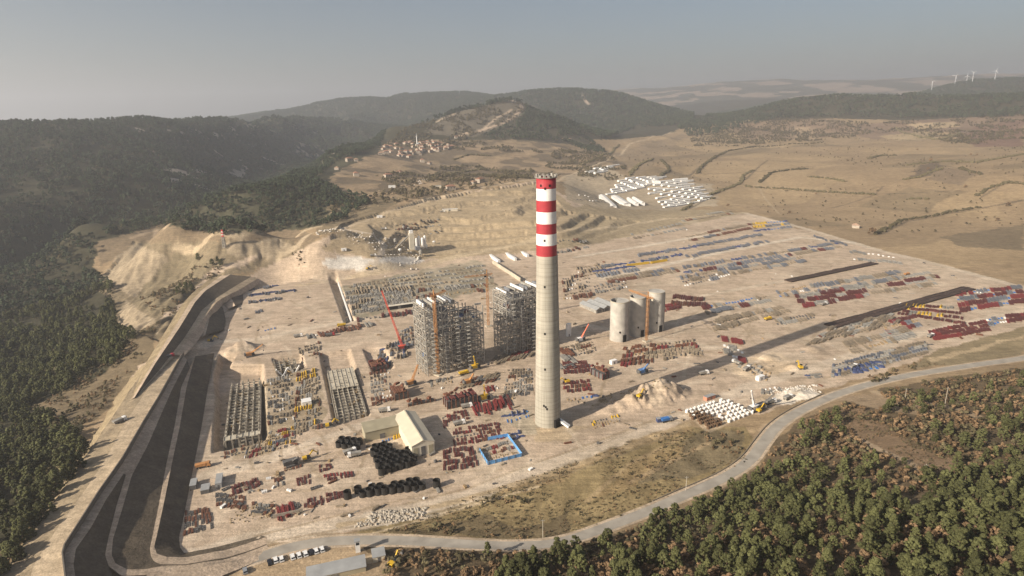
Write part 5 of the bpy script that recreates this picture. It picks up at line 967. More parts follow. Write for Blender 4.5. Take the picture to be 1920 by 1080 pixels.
for a, b, t, l in [(1018,1012,974,'wooden pole beside the paved road under the chimney'),(1286,921,893,'wooden pole by the road above the foreground pines'),(1696,752,728,'grey pole among scrub where the road climbs'),(1772,757,726,'tall grey pole standing in the upper scrub'),(1732,900,870,'pole near the bare clearing in the wood')]:
    x, y, z = hit(a, b); H = max(5, h_for(x, y, t, z)); root = empty('utility_pole', (x, y, z)); tag(root, l, 'pole', 'poles along the road'); m = MB(); m.lathe([(.17,-.4),(.11,H)], 8); m.build('post', mat('weathered_wood', (.42,.38,.31), .9, .2, 1), root); m = MB(); m.box(-.9,-.07,H - .7,.9,.07,H - .55); [m.lathe([(.06,H - .55),(.04,H - .3)], 6, (s,0,0)) for s in (-.7,0,.7)]; m.build('crossarm', GREYL, root)
# boundary wall that follows the haul road
def wall_run(P, h, t, m_, name, label, cat, up=0.0, n=120):
    Q = line3(P, n); mb = MB()
    for a, b in zip(Q[:-1], Q[1:]):
        d = (b - a)[:2]; l = np.hypot(*d) + 1e-6; nn = np.array([-d[1], d[0]]) / l * t / 2
        mb.add([(a[0]-nn[0],a[1]-nn[1],a[2]-.6),(a[0]+nn[0],a[1]+nn[1],a[2]-.6),(b[0]+nn[0],b[1]+nn[1],b[2]-.6),(b[0]-nn[0],b[1]-nn[1],b[2]-.6),(a[0]-nn[0],a[1]-nn[1],a[2]+h),(a[0]+nn[0],a[1]+nn[1],a[2]+h),(b[0]+nn[0],b[1]+nn[1],b[2]+h),(b[0]-nn[0],b[1]-nn[1],b[2]+h)], [(4,7,6,5),(0,4,5,1),(2,6,7,3),(1,5,6,2),(3,7,4,0)])
    o = mb.build(name, m_); tag(o, label, cat); return o
wall_run([(p[0] + 1, p[1], p[2]) for p in L_W], 2.6, .5, mat('dark_wall', (.13,.115,.095), .9, .2, .4), 'boundary_wall', 'low wall running down the haul road above the terraced cutting', 'wall')

TURB = mat('turbine_grey', (.5, .5, .5), .6, .05)
# ------------------------------------------------------------------ wind turbines on the far ridge
for a, b, t, rot, l in [(1747,166,148,10,'leftmost wind turbine on the far ridge'),(1790,158,141,50,'second wind turbine from the left on the far ridge'),(1812,155,143,90,'smallest wind turbine, between two larger ones'),(1823,153,135,25,'second wind turbine from the right on the far ridge'),(1865,150,130,70,'rightmost and tallest wind turbine on the far ridge')]:
    x, y, _ = rays(a, b); k = 5450 / math.hypot(x, y); x, y = float(x*k), float(y*k); z = float(gz(x, y)); H = 60 if t != 143 else 46
    root = empty('wind_turbine', (x, y, z), -math.atan2(x, y)); tag(root, l, 'wind turbine', 'wind turbines on the far ridge'); m = MB(); m.lathe([(2.4,-4),(1.5,H)], 10); m.build('tower', TURB, root); m = MB(); m.box(-2,-3,H,2,6,H + 4); m.build('nacelle', TURB, root)
    hub = empty('rotor', (0, -3.4, H + 2)); hub.parent = root
    for q in range(3): mb = MB(); an = R(rot + 120*q); c, s = math.cos(an), math.sin(an); mb.add([(-1.6*s,0,1.6*c),(2.2*s*-.3+4*c-1.6*s*.6,-.3,4*s+1.6*c),(30*c,0,30*s),(4*c+1.0*s,.3,4*s-1.0*c)], [(0,1,2),(0,2,3),(1,3,2),(0,3,1)]); mb.build('blade', TURB, hub)
# ------------------------------------------------------------------ stored steel, crates and pipes: shapes shared by many things
def m_beams(rg, L, W, H, n, layers):
    m = MB(); [m.box(t*L - .15, -W/2, 0, t*L + .15, W/2, .28) for t in (-.36, 0, .36)]
    for k in range(layers):
        for i in range(n):
            if k and rg.random() < .25: continue
            y = -W/2 + (i + .5)*W/n; w = W/n*.36; h = (H - .3)/layers; dx = (rg.random() - .5)*L*.12; l = L*(.8 + .2*rg.random()); z = .3 + k*h
            m.box(-l/2 + dx, y - w, z, l/2 + dx, y + w, z + h*.22); m.box(-l/2 + dx, y - w*.3, z + h*.22, l/2 + dx, y + w*.3, z + h*.72); m.box(-l/2 + dx, y - w, z + h*.72, l/2 + dx, y + w, z + h*.93)
    return m
def m_crate(rg, L, W, H, n=1):
    m = MB()
    for i in range(n):
        x = (i - (n - 1)/2)*L/n; l = L/n*.86; h = H*(.7 + .3*rg.random()); m.box(x - l/2, -W/2, .12, x + l/2, W/2, h)
        for s in (-.42, 0, .42): m.box(x + s*l - .06, -W/2 - .05, 0, x + s*l + .06, W/2 + .05, h + .06)
    return m
def m_pipes(rg, L, W, H, r):
    m = MB(); n = int(W/(2*r)); k = 0
    while n > 0 and k*1.75*r < H:
        for i in range(n): y = (i - (n - 1)/2)*2*r; dx = (rg.random() - .5)*.6; m.tube([(-L/2 + dx, y, r + k*1.75*r), (L/2 + dx, y, r + k*1.75*r)], r*.96, 8)
        n -= 1; k += 1
    return m
def m_heap(rg, L, W, H):
    m = MB(); nx, ny = 9, 6; P = []
    for j in range(ny):
        for i in range(nx):
            e = min(i, nx - 1 - i, 1)*min(j, ny - 1 - j, 1); P.append(((i/(nx - 1) - .5)*L, (j/(ny - 1) - .5)*W, e*H*(.6 + .5*rg.random())))
    m.add(P, [(j*nx + i, j*nx + i + 1, (j + 1)*nx + i + 1, (j + 1)*nx + i) for j in range(ny - 1) for i in range(nx - 1)]); return m
def m_frame(rg, L, W, H):
    m = MB()
    for y in (-W/2, W/2): m.bar((-L/2, y, H*.5), (L/2, y, H*.5), .35, H*.8)
    n = int(L/1.5)
    for i in range(n + 1): x = -L/2 + L*i/n; m.bar((x, -W/2, H*.5), (x, W/2, H*.5), .22, H*.5); i < n and m.bar((x, -W/2 if i % 2 else W/2, H*.5), (x + L/n, W/2 if i % 2 else -W/2, H*.5), .16)
    for i in range(3): m.rbox(L*(rg.random() - .5)*.7, 0, H*.9, L*.18, W*.8, .3, rg.random()*.3)
    return m
rgk = np.random.default_rng(55)
SHAPES = {'beam_stack': [m_beams(rgk, 9, 2.6, 1.5, 5, 2), m_beams(rgk, 11, 2.2, 1.1, 4, 2), m_beams(rgk, 8, 3.0, 1.9, 6, 3)], 'crate': [m_crate(rgk, 3.2, 2.4, 2.3), m_crate(rgk, 6.5, 2.3, 2.2, 2), m_crate(rgk, 4.5, 2.6, 1.7, 3)],
          'pipe_bundle': [m_pipes(rgk, 9, 2.4, 1.6, .3), m_pipes(rgk, 10, 2.6, 1.3, .42)], 'covered_heap': [m_heap(rgk, 6.5, 3.4, 1.9), m_heap(rgk, 5, 4, 1.5)], 'steel_truss': [m_frame(rgk, 8, 3, 1.0), m_frame(rgk, 10, 2.4, .8)]}
DUSTY = mat('dusty_steel', (.27, .215, .15), .85, .35, .5)
SHAPES['plate_stack'] = [m_crate(rgk, 6, 2.4, .9, 2), m_crate(rgk, 7, 2.6, .7, 3)]
KIND = {'M': ('maroon_beam_stack', 'beam_stack', MAROON, 'maroon beam stack', 'beam stack'), 'R': ('red_beam_stack', 'beam_stack', BRIGHTR, 'bright red beam stack', 'beam stack'), 'T': ('rusty_beam_stack', 'beam_stack', RUST, 'rusty brown beam stack', 'beam stack'),
        'G': ('grey_beam_stack', 'beam_stack', GREYL, 'pale grey beam stack', 'beam stack'), 'L': ('steel_truss', 'steel_truss', GREYL, 'light grey truss', 'truss'), 'P': ('pipe_bundle', 'pipe_bundle', GREYB, 'blue-grey pipe bundle', 'pipe bundle'),
        'B': ('dark_beam_stack', 'beam_stack', GREYB, 'dark blue-grey beam stack', 'beam stack'), 'N': ('covered_heap', 'covered_heap', NAVY, 'heap under navy tarpaulin', 'covered heap'), 'U': ('blue_crate', 'crate', BLUE, 'bright blue crate', 'crate'), 'W': ('white_crate', 'crate', WHITE, 'white crate', 'crate'),
        'Y': ('yellow_pipe_bundle', 'pipe_bundle', YEL, 'yellow pipe bundle', 'pipe bundle'), 'K': ('black_crate', 'crate', STEELD, 'black crate', 'crate'), 'C': ('timber_crate', 'crate', TIMB, 'timber crate', 'crate'), 'F': ('rusty_truss', 'steel_truss', RUST, 'rusty truss', 'truss'), 'V': ('maroon_truss', 'steel_truss', MAROON, 'maroon truss', 'truss'), 'D': ('dark_truss', 'steel_truss', STEELD, 'dark truss', 'truss'), 'O': ('dusty_beam_stack', 'beam_stack', DUSTY, 'dusty beam stack', 'beam stack'), 'I': ('dusty_crate', 'crate', DUSTY, 'dusty crate', 'crate'), 'H': ('plate_stack', 'plate_stack', GREYL, 'grey plate stack', 'plate stack'), 'E': ('dusty_pipe_bundle', 'pipe_bundle', DUSTY, 'dusty pipe bundle', 'pipe bundle'), 'Q': ('dusty_plate_stack', 'plate_stack', DUSTY, 'dusty plate stack', 'plate stack')}
MESHES = {}
def kmesh(k, i):
    nm, sh, mt, *_ = KIND[k]; i %= len(SHAPES[sh])
    if (k, i) not in MESHES: MESHES[(k, i)] = SHAPES[sh][i].mesh(nm, mt)
    return MESHES[(k, i)]
ORD = ['first','second','third','fourth','fifth','sixth','seventh','eighth','ninth','tenth','eleventh','twelfth','thirteenth','fourteenth','fifteenth','sixteenth','seventeenth','eighteenth','nineteenth','twentieth']
def ordn(i): return ORD[i] if i < 20 else f"{i + 1}th"
NPLACED = {}
def cut16(s):
    import re as _re
    for w in ('the ', 'the ', 'the ', 'big ', 'of '):
        if len(_re.findall(r"[A-Za-z0-9][A-Za-z0-9'-]*", s)) <= 16: break
        i = s.rfind(' ' + w); s = s[:i + 1] + s[i + 1 + len(w):] if i > 0 else s
    return s
def fill(q, kinds, desc, seed, cols, rows, orient='v', scale=1.0, dens=.85, jit=.18, zs=1.0, tight=False, wide=.56):
    """a yard block: stacks in rows between four photo corners (near left, near right, far right, far left)"""
    rg = np.random.default_rng(seed); W = [at(a, b, 0.0)[:2] for a, b in q]; s = W[1] - W[0]; t = W[3] - W[0]; ls, lt = np.hypot(*s), np.hypot(*t)
    for j in range(rows):
        run = None; c = 0
        for i in range(cols):
            if rg.random() > dens: continue
            k = run if run and rg.random() < .6 else kinds[int(rg.integers(0, len(kinds)))]; run = k
            if k == 'O' and NPLACED.get('dusty_beam_stack', 0) > 270: k = 'E'
            a = (i + .5 + (rg.random() - .5)*2*jit)/cols; b = (j + .5 + (rg.random() - .5)*2*jit)/rows
            p = (W[0]*(1 - a) + W[1]*a)*(1 - b) + (W[3]*(1 - a) + W[2]*a)*b; d = t if orient == 'v' else s; rz = math.atan2(d[1], d[0]) + (rg.random() - .5)*(.16 if not tight else .04) + (math.pi/2 if KIND[k][1] == 'covered_heap' and rg.random() < .5 else 0)
            cell = (lt/rows if orient == 'v' else ls/cols); cw = (ls/cols if orient == 'v' else lt/rows); L0 = {'beam_stack': 9.5, 'crate': 5, 'pipe_bundle': 9.5, 'covered_heap': 6, 'steel_truss': 9, 'plate_stack': 6}[KIND[k][1]]; W0 = 2.7 if KIND[k][1] != 'covered_heap' else 3.6
            q_ = .55 if k in 'WKUCI' else 1; sx = min(1.6, max(.35, cell*.88/L0))*scale*q_; sy = min(1.8, max(.3, cw*wide/W0))*scale*q_
            nm, sh, mt, lab, cat = KIND[k]; o = put(nm, kmesh(k, int(rg.integers(0, 3))), (p[0], p[1], float(gz(p[0], p[1])) - .03), rz, (sx, sy, max(.35, min(1.1, (sx + sy)/2))*.95*zs*(.6 if k in 'WKUC' else 1)*(.8 + .4*rg.random()))); c += 1
            tag(o, cut16(f"{lab}, {ordn(c - 1)} from left{'' if rows == 1 else ', front row' if j == 0 else ', ' + ordn(j) + ' row'}, {desc}"), cat, f"stored goods, {desc}"); NPLACED[nm] = NPLACED.get(nm, 0) + 1
S_ = [  # right hand yard, far rows first
 ([(1282,417),(1376,402),(1370,396),(1270,410)],'GOTLQ','grey row beside the far yard corner',12,2), ([(1190,452),(1290,432),(1280,420),(1180,440)],'OGQL','faint row behind the first white track',10,2),
 ([(1292,455),(1420,430),(1412,420),(1286,445)],'TOBMQ','brown row under the first white track',18,2), ([(1415,437),(1488,428),(1478,416),(1410,422)],'UYPBN','blue and yellow corner of the far yard',9,3),
 ([(1120,522),(1200,508),(1190,494),(1110,505)],'NUBP','blue patch at the yard gate',10,3), ([(1205,496),(1285,482),(1270,468),(1195,480)],'BPN','dark blue strips beyond the yellow pipes',13,2), ([(1292,490),(1446,459),(1428,440),(1276,468)],'BPNB','slanting dark blue strips mid yard',24,2),
 ([(1528,452),(1592,466),(1586,456),(1524,440)],'NPB','navy line along the boundary track',9,1), ([(1285,516),(1580,466),(1570,456),(1280,503)],'BPMONHQ','long mixed row under the second white track',38,2), ([(1140,533),(1275,510),(1270,503),(1135,524)],'TOBQ','brown row above the silos',16,2),
 ([(1284,540),(1372,518),(1360,506),(1276,524)],'WOKPQI','white flecked patch mid yard',14,3), ([(1375,518),(1512,493),(1504,482),(1366,506)],'HOPIB','grey blue patch under the long mixed row',18,2), ([(1600,492),(1700,500),(1680,483),(1590,472)],'GLW','sparse pale pieces near the boundary track',8,2),
 ([(1532,556),(1700,524),(1690,510),(1520,538)],'HOPBG','long grey row below the short brown rack',22,2), ([(1700,532),(1762,522),(1750,510),(1690,520)],'HOMT','mixed pieces right of the long grey row',8,2), ([(1464,560),(1520,546),(1512,537),(1456,550)],'UWPC','blue and white corner left of the red block',9,2),
 ([(1500,580),(1632,556),(1620,540),(1492,560)],'MRHML','red block in the middle of the yard',16,3), ([(1636,556),(1760,536),(1750,524),(1626,540)],'HMLOQ','grey and red row beside the red block',16,2), ([(1325,592),(1448,566),(1438,556),(1316,578)],'UIMHBO','colourful row nearest the silo shadow',18,2),
 ([(1340,624),(1484,586),(1474,575),(1330,606)],'LOIQH','pale row below the colourful row',20,2), ([(1458,612),(1530,598),(1524,588),(1450,600)],'HKOQ','short grey row above the chimney shadow tip',10,2), ([(1360,665),(1400,690),(1390,640),(1352,634)],'GWRL','pieces beside the chimney shadow bend',5,3),
 ([(1505,652),(1690,606),(1670,590),(1560,614)],'LOQLI','pale lattice rows below the chimney shadow',24,3), ([(1600,668),(1720,630),(1700,614),(1580,644)],'HOCQL','second pale patch below the chimney shadow',14,2), ([(1664,628),(1730,612),(1716,592),(1652,608)],'MRPC','short red rows left of the maroon block',8,3),
 ([(1680,590),(1812,612),(1800,578),(1690,572)],'MVMGY','maroon block under the long brown rack',13,4), ([(1800,588),(1925,568),(1915,538),(1790,552)],'MRUBPM','red and blue block at the right edge',15,4), ([(1558,708),(1742,664),(1736,640),(1560,686)],'NBPHPKO','blue grey block at the near side of the yard',26,4),
 ([(1600,702),(1660,690),(1650,676),(1590,690)],'NNU','navy covered heaps in the near yard block',5,2), ([(1752,640),(1858,620),(1850,602),(1742,622)],'MVMR','maroon ring above the dry grass slope',15,3), ([(1850,614),(1890,606),(1886,594),(1842,600)],'UUPW','bright blue patch above the dry grass slope',6,2), ([(1888,606),(1930,600),(1930,588),(1884,592)],'MMR','maroon stacks at the far right edge',6,2),
 ([(1515,712),(1545,708),(1540,700),(1510,704)],'KGN','small dark group left of the near yard block',4,2),
 # round the chimney
 ([(1256,575),(1326,576),(1318,560),(1262,553)],'MTM','plum coloured stacks right of the silos',12,2), ([(1244,585),(1280,578),(1272,568),(1240,574)],'RM','red stacks against the right silo',5,2), ([(1056,702),(1112,698),(1100,678),(1054,680)],'MMV','large maroon pile right of the chimney',6,3), ([(1056,738),(1112,732),(1104,712),(1054,716)],'MRVT','second maroon pile right of the chimney',6,3),
 ([(1062,756),(1090,752),(1086,744),(1060,748)],'CT','timber beside the chimney shadow',3,1), ([(1090,752),(1120,746),(1116,738),(1088,743)],'NU','blue sheets beside the chimney shadow',3,1), ([(1160,690),(1320,665),(1300,636),(1170,650)],'TCIOIRKFQ','scattered crates between silos and chimney shadow',16,5), ([(1056,675),(1120,660),(1110,640),(1052,650)],'KHIOT','grey scrap in the shade right of the chimney',9,4),
 ([(829,886),(899,874),(886,836),(828,843)],'MMM','maroon grid beside the blue fenced compound',7,4), ([(912,867),(974,853),(950,824),(902,843)],'TRGC','red and timber rows inside the blue fence',11,3), ([(850,792),(880,786),(874,768),(848,772)],'MM','maroon stacks above the shed shadow',3,4),
 ([(888,782),(968,766),(952,742),(880,758)],'RRMR','long red strips left of the chimney foot',9,1), ([(912,738),(936,732),(930,720),(908,726)],'RRW','short red strips beside the rust brown module',6,1), ([(850,838),(948,822),(935,792),(846,804)],'MRTVMOK','jumbled red steel between shed and chimney',12,5), ([(830,804),(850,798),(846,776),(828,780)],'RMK','red pieces at the edge of the shed shadow',3,3),
 ([(950,796),(996,786),(990,768),(946,776)],'NUN','navy sheets beside the chimney foot',6,2), ([(962,828),(984,822),(976,806),(958,812)],'NN','navy heaps beside the blue fenced compound',2,2), ([(942,746),(1000,740),(996,690),(950,692)],'CKIOHLTD','scaffold clutter just left of the chimney',8,8), ([(848,735),(940,712),(930,700),(870,712)],'KTDCO','dark scrap under the boiler frames',9,3),
 ([(905,690),(1000,668),(996,655),(930,668)],'KTOIR','scrap in front of the farther boiler frame',12,2), ([(806,728),(850,718),(846,706),(806,714)],'GLC','pale pieces in front of the nearer boiler frame',6,2),
 # left of the shed
 ([(436,932),(492,910),(482,896),(432,912)],'MTMF','maroon stacks below the white container',6,2), ([(404,950),(466,958),(460,930),(404,924)],'TFTD','rusty beams strewn at lower left',7,3), ([(520,976),(566,960),(562,936),(516,948)],'RKM','red and black strips in the grey walled bay',9,1), ([(570,955),(606,946),(602,930),(568,936)],'MM','maroon stacks right of the grey walled bay',5,2),
 ([(602,944),(648,934),(646,920),(600,926)],'MMV','twin maroon blocks left of the black pipe row',5,2), ([(556,914),(584,906),(580,890),(554,896)],'MV','maroon block on the lower left yard',3,2), ([(606,904),(664,894),(660,884),(604,890)],'MRMV','long maroon stacks on the lower left yard',7,2), ([(598,886),(624,880),(620,868),(596,872)],'MM','dark maroon stack by the yard crossing',3,2),
 ([(532,884),(568,876),(564,864),(530,870)],'TCT','pinkish pallets on the lower left yard',4,2), ([(514,916),(532,911),(530,893),(512,897)],'TG','narrow stacks on the lower left yard',3,2), ([(344,1006),(400,990),(392,952),(346,958)],'TFDT','dark rusty heap against the lowest cutting',6,4), ([(470,962),(516,972),(512,946),(470,940)],'TCDG','loose timber beside the grey walled bay',5,3),
 ([(456,862),(556,836),(552,800),(470,815)],'RWYKHICBO','colourful clutter at the end of the column pit',18,6), ([(500,800),(552,790),(546,700),(500,712)],'KCTOIHDW','clutter right of the column pit',7,10), ([(548,820),(606,806),(596,690),(556,700)],'CTIHKOQY','clutter between the two concrete frames',8,12), ([(696,762),(738,752),(730,690),(690,700)],'WLHKOT','white and grey pieces beside the pale hall',5,9),
 ([(420,862),(458,850),(456,838),(418,848)],'KTG','scrap at the corner of the column pit',5,2), ([(700,690),(768,668),(764,636),(712,650)],'NBKTPO','blue steel at the foot of the red crane',8,4), ([(716,832),(758,820),(752,806),(714,816)],'YWUK','yellow and white scrap by the khaki shed',6,2), ([(570,640),(700,612),(696,604),(566,630)],'KRWTG','line of machines along the upper dirt road',15,1), ([(660,606),(776,590),(772,582),(660,596)],'GKWM','pieces along the edge of the steel yard',12,1),
 ([(560,676),(604,664),(600,640),(556,652)],'COKHTI','crates above the dark basement',6,4), ([(744,660),(776,650),(772,612),(744,622)],'KBTHCO','dark scrap left of the nearer boiler frame',4,7),
 # behind
 ([(648,596),(782,566),(770,538),(640,546)],'LLOLLH','herringbone steel in the big grey steel yard',18,5), ([(660,552),(935,536),(905,494),(650,534)],'LLOLQL','far half of the big grey steel yard',26,5), ([(780,566),(916,548),(912,532),(776,540)],'GLTC','steel behind the nearer boiler frame',14,2),
 ([(464,546),(520,538),(518,534),(464,540)],'NBN','first dark row on the levelled pad',9,1), ([(464,558),(556,547),(554,542),(464,552)],'NBN','second dark row on the levelled pad',14,1), ([(464,571),(528,562),(526,557),(464,565)],'NBP','third dark row on the levelled pad',11,1), ([(478,590),(492,586),(490,580),(477,584)],'KB','small dark pair on the levelled pad',2,1), ([(494,624),(520,618),(518,614),(494,619)],'UN','blue sheet by the pad track',3,1),
 ([(1056,566),(1112,556),(1104,512),(1052,520)],'KWTOCI','dark and white crates behind the chimney',8,6), ([(1086,522),(1136,512),(1120,494),(1078,502)],'WOI','white crates left of the yard gate',6,3), ([(1116,552),(1180,540),(1170,524),(1110,536)],'WGK','white pieces above the grey stores',8,3), ([(744,418),(812,400),(806,390),(742,405)],'WKOKCI','machines parked below the spoil heap',16,3),
 ([(740,480),(830,466),(826,450),(744,462)],'OKHIT','scrap round the batching plant',12,3), ([(1040,478),(1110,466),(1104,452),(1036,462)],'GKLT','grey scrap on the far side of the chimney',10,2), ([(1080,412),(1140,402),(1130,392),(1076,400)],'KGW','scrap below the white camp',8,2), ([(1000,640),(1080,660),(1076,690),(1056,700)],'GKT','scrap strip beside the chimney',3,3),
 ([(1112,806),(1166,792),(1160,778),(1106,790)],'YCKYT','yellow and black scrap heap right of the chimney',8,3), ([(1426,742),(1466,734),(1462,724),(1424,730)],'WGK','long white pieces by the white heap',4,2), ([(1380,690),(1440,716),(1450,700),(1392,676)],'IOCL','pale scrap by the chimney shadow',6,3)]
for i, (q, k, d, c, r) in enumerate(S_):
    if i < 36:
        g = 1.34 if i < 20 else 1.12; q = [q[0], q[1], tuple(np.array(q[1]) + g*(np.array(q[2]) - np.array(q[1]))), tuple(np.array(q[0]) + g*(np.array(q[3]) - np.array(q[0])))]
    tiny = np.hypot(*(at(*q[1], 0.0) - at(*q[0], 0.0))[:2]) / c
    fill(q, k, d, 300 + i, max(c, int(round(c * 1.28))), r, dens=.96 if i < 36 else .92, jit=.1 if i < 36 else .17, tight='grid' in d or i < 36, wide=.74 if i < 36 else .6, zs=.75 if i < 36 else .95)
for p, q, lab in [((1175,499),(1216,494),'left one of two long yellow pipe stacks beyond the yard gate'), ((1220,494),(1250,489),'right one of two long yellow pipe stacks beyond the yard gate')]:
    a, b = np.array(gnd(*p)), np.array(gnd(*q)); L = np.hypot(*(b - a)[:2]); o = put('yellow_pipe_bundle', kmesh('Y', 0), tuple((a + b)/2), math.atan2(b[1] - a[1], b[0] - a[0]), (L/9, 1.6, 1.2)); tag(o, lab, 'pipe bundle', 'yellow pipe stacks')
# loose pieces lying about the bare earth
LM = [(780,815,'the cream gabled shed'),(1027,800,'the chimney foot'),(455,760,'the column pit'),(645,730,'the pale gridded hall'),(850,650,'the nearer boiler frame'),(970,600,'the farther boiler frame'),(1190,630,'the concrete silos'),(1220,740,'the earth heap'),(1350,780,'the white pipes'),(1700,580,'the long brown rack'),(1560,510,'the shorter brown rack'),(1650,670,'the near yard block'),(1400,640,'the chimney shadow'),(500,560,'the levelled pad'),(740,910,'the black pipe line'),(560,940,'the grey walled bay'),(940,850,'the blue fenced compound'),(1300,450,'the first white track'),(1400,480,'the second white track'),(770,460,'the batching plant'),(700,540,'the grey steel yard'),(420,900,'the pale blue container'),(1480,740,'the white heap'),(620,625,'the upper dirt road')]
rg = np.random.default_rng(404); cnt = 0
while cnt < 420:
    a, b = 380 + 1480*rg.random(), 420 + 560*rg.random()**.75; p = at(a, b, 0.0)
    if not inpoly(np.array([p[0]]), np.array([p[1]]), SITEW)[0]: continue
    if np.hypot(p[0] - CHX[0], p[1] - CHX[1]) < 12 or segdist(np.array([p[0]]), np.array([p[1]]), np.array([at(385,690,0.0)[:2], at(340,1000,0.0)[:2]]))[0] < 12: continue
    k = 'IOQTCKHGDWOQ'[int(rg.integers(0, 12))]; nm, sh, mt, lab, cat = KIND[k]; near = min(LM, key=lambda q: (q[0] - a)**2 + ((q[1] - b)*1.6)**2)[2]; s = .25 + .4*rg.random()
    o = put(nm, kmesh(k, int(rg.integers(0, 3))), (float(p[0]), float(p[1]), float(gz(p[0], p[1])) - .02), rg.random()*3.14, (s, s*(.6 + .5*rg.random()), s*1.1)); tag(o, f"{lab} lying loose on bare earth near {near}", cat, f"loose pieces near {near}"); cnt += 1
# long racks of brown beams in the right hand yard
for p, q, w, lab in [((1556,613),(1818,541),12,'longest rack of brown steel in the yard, reaching the boundary'), ((1477,528),(1640,494),10,'shorter rack of brown steel near the middle of the yard')]:
    a, b = np.array(gnd(*p)), np.array(gnd(*q)); L = float(np.hypot(*(b - a)[:2])); root = empty('steel_rack', tuple(a), math.atan2(b[1] - a[1], b[0] - a[0])); tag(root, lab, 'steel rack', 'long racks of brown steel')
    rg = np.random.default_rng(int(L))
    for k in range(7):
        m = MB(); x0 = 0
        while x0 < L: l = min(L - x0, 9 + 5*rg.random()); m.box(x0, (k - 3.5)*w/7 + .12, .3, x0 + l - .3, (k - 2.5)*w/7 - .12, 1.0 + .4*rg.random()); x0 += l
        m.build('beam_row', mat('dark_brown_steel', (.075,.048,.036), .85, .3, .4) if k % 3 else mat('darker_brown_steel', (.05,.034,.028), .85, .3, .4), root)
    m = MB(); x0 = 2
    while x0 < L: m.box(x0, -w/2, 0, x0 + .4, w/2, .28); x0 += 5
    m.build('sleepers', TIMB, root)
# blue fence of the compound
for (p, q), lab in zip([((899,846),(915,872)), ((915,872),(979,856)), ((979,856),(952,819)), ((952,819),(915,826))], ['left side of the bright blue sheet fence', 'front side of the bright blue sheet fence', 'right side of the bright blue sheet fence', 'rear side of the bright blue sheet fence']):
    a, b = np.array(gnd(*p)), np.array(gnd(*q)); L = float(np.hypot(*(b - a)[:2])); root = empty('sheet_fence', tuple(a), math.atan2(b[1] - a[1], b[0] - a[0])); tag(root, lab, 'fence', 'blue sheet fence round the compound')
    m = MB(); n = int(L/.6); [m.box(i*L/n, -.06 + (.05 if i % 2 else 0), .05, (i + 1)*L/n - .01, .06 + (.05 if i % 2 else 0), 2.2) for i in range(n)]; m.build('sheeting', LBLUE, root); m = MB(); [m.box(t*L - .1, -.25, -.2, t*L + .1, -.08, 2.4) for t in np.linspace(0.02, .98, 6)]; m.build('posts', STEELD, root)
# grey walled bay
a, b = np.array(gnd(512, 972)), np.array(gnd(568, 960)); L = float(np.hypot(*(b - a)[:2])); m = MB(); m.box(0, -.2, -.2, L, .2, 2.0); o = m.build('bay_wall', CONCD); o.location = a; o.rotation_euler = (0, 0, math.atan2(b[1] - a[1], b[0] - a[0])); tag(o, 'grey wall in front of the red and black strips', 'wall')
# pipes standing on end
def ring(r, h, t, n=22):
    m = MB(); m.lathe([(r, 0), (r, h), (r - t, h), (r - t, .05)], n, cap=(True, True)); return m
BP = [ring(1.95, 3.1, .12).mesh('black_pipe', BLACK), ring(1.95, 4.0, .12).mesh('black_pipe', BLACK)]
WPM = ring(.95, 2.1, .1, 18).mesh('white_pipe', WHITE); BRM = ring(.95, 2.3, .12, 18).mesh('brown_pipe', mat('brown_pipe_coat', (.14, .085, .05), .8, .3, .6))
def pipe_field(quad, cols, rows, meshes, name, noun, grp, seed, keep=None, sc_=1.0):
    rg = np.random.default_rng(seed); W = [at(a, b, 0.0)[:2] for a, b in quad]
    for j in range(rows):
        c = 0
        for i in range(cols):
            a = (i + .5 + (.25 if j % 2 else -.25))/cols; b = (j + .5)/rows
            if keep and not keep(a, b, rg): continue
            p = (W[0]*(1 - a) + W[1]*a)*(1 - b) + (W[3]*(1 - a) + W[2]*a)*b + (rg.random(2) - .5)*.5
            o = put(name, meshes[int(rg.integers(0, len(meshes)))], (p[0], p[1], float(gz(p[0], p[1]))), 0, sc_); c += 1; tag(o, f"{noun}, {ordn(c - 1)} from left in {'front' if j == 0 else ordn(j)} row", 'pipe', grp)
pipe_field([(714,893),(786,872),(748,824),(696,846)], 6, 8, BP, 'black_pipe', 'black pipe before the cream shed', 'black pipes before the cream shed', 5, lambda a, b, rg: not (a > .62 and b > .55) and rg.random() < .96)
pipe_field([(650,938),(830,914),(824,902),(645,922)], 13, 2, BP, 'black_pipe', 'black pipe in the double line by the track', 'black pipes lined up along the track', 6, lambda a, b, rg: rg.random() < (.95 if b < .5 else .7) and a < .99)
pipe_field([(632,842),(680,850),(676,826),(634,824)], 4, 2, BP[:1], 'black_pipe', 'black pipe left of the khaki shed', 'black pipes left of the khaki shed', 7, lambda a, b, rg: rg.random() < .8)
pipe_field([(1330,806),(1422,774),(1352,750),(1282,772)], 10, 7, [WPM], 'white_pipe', 'stubby white pipe by the paved road', 'white pipes standing on end', 8, lambda a, b, rg: not (a < .34 and b < .62) and rg.random() < .95)
pipe_field([(1330,806),(1360,795),(1315,772),(1286,780)], 4, 6, [BRM], 'brown_pipe', 'brown pipe beside the white pipes', 'brown pipes beside the white ones', 9, lambda a, b, rg: rg.random() < .9)

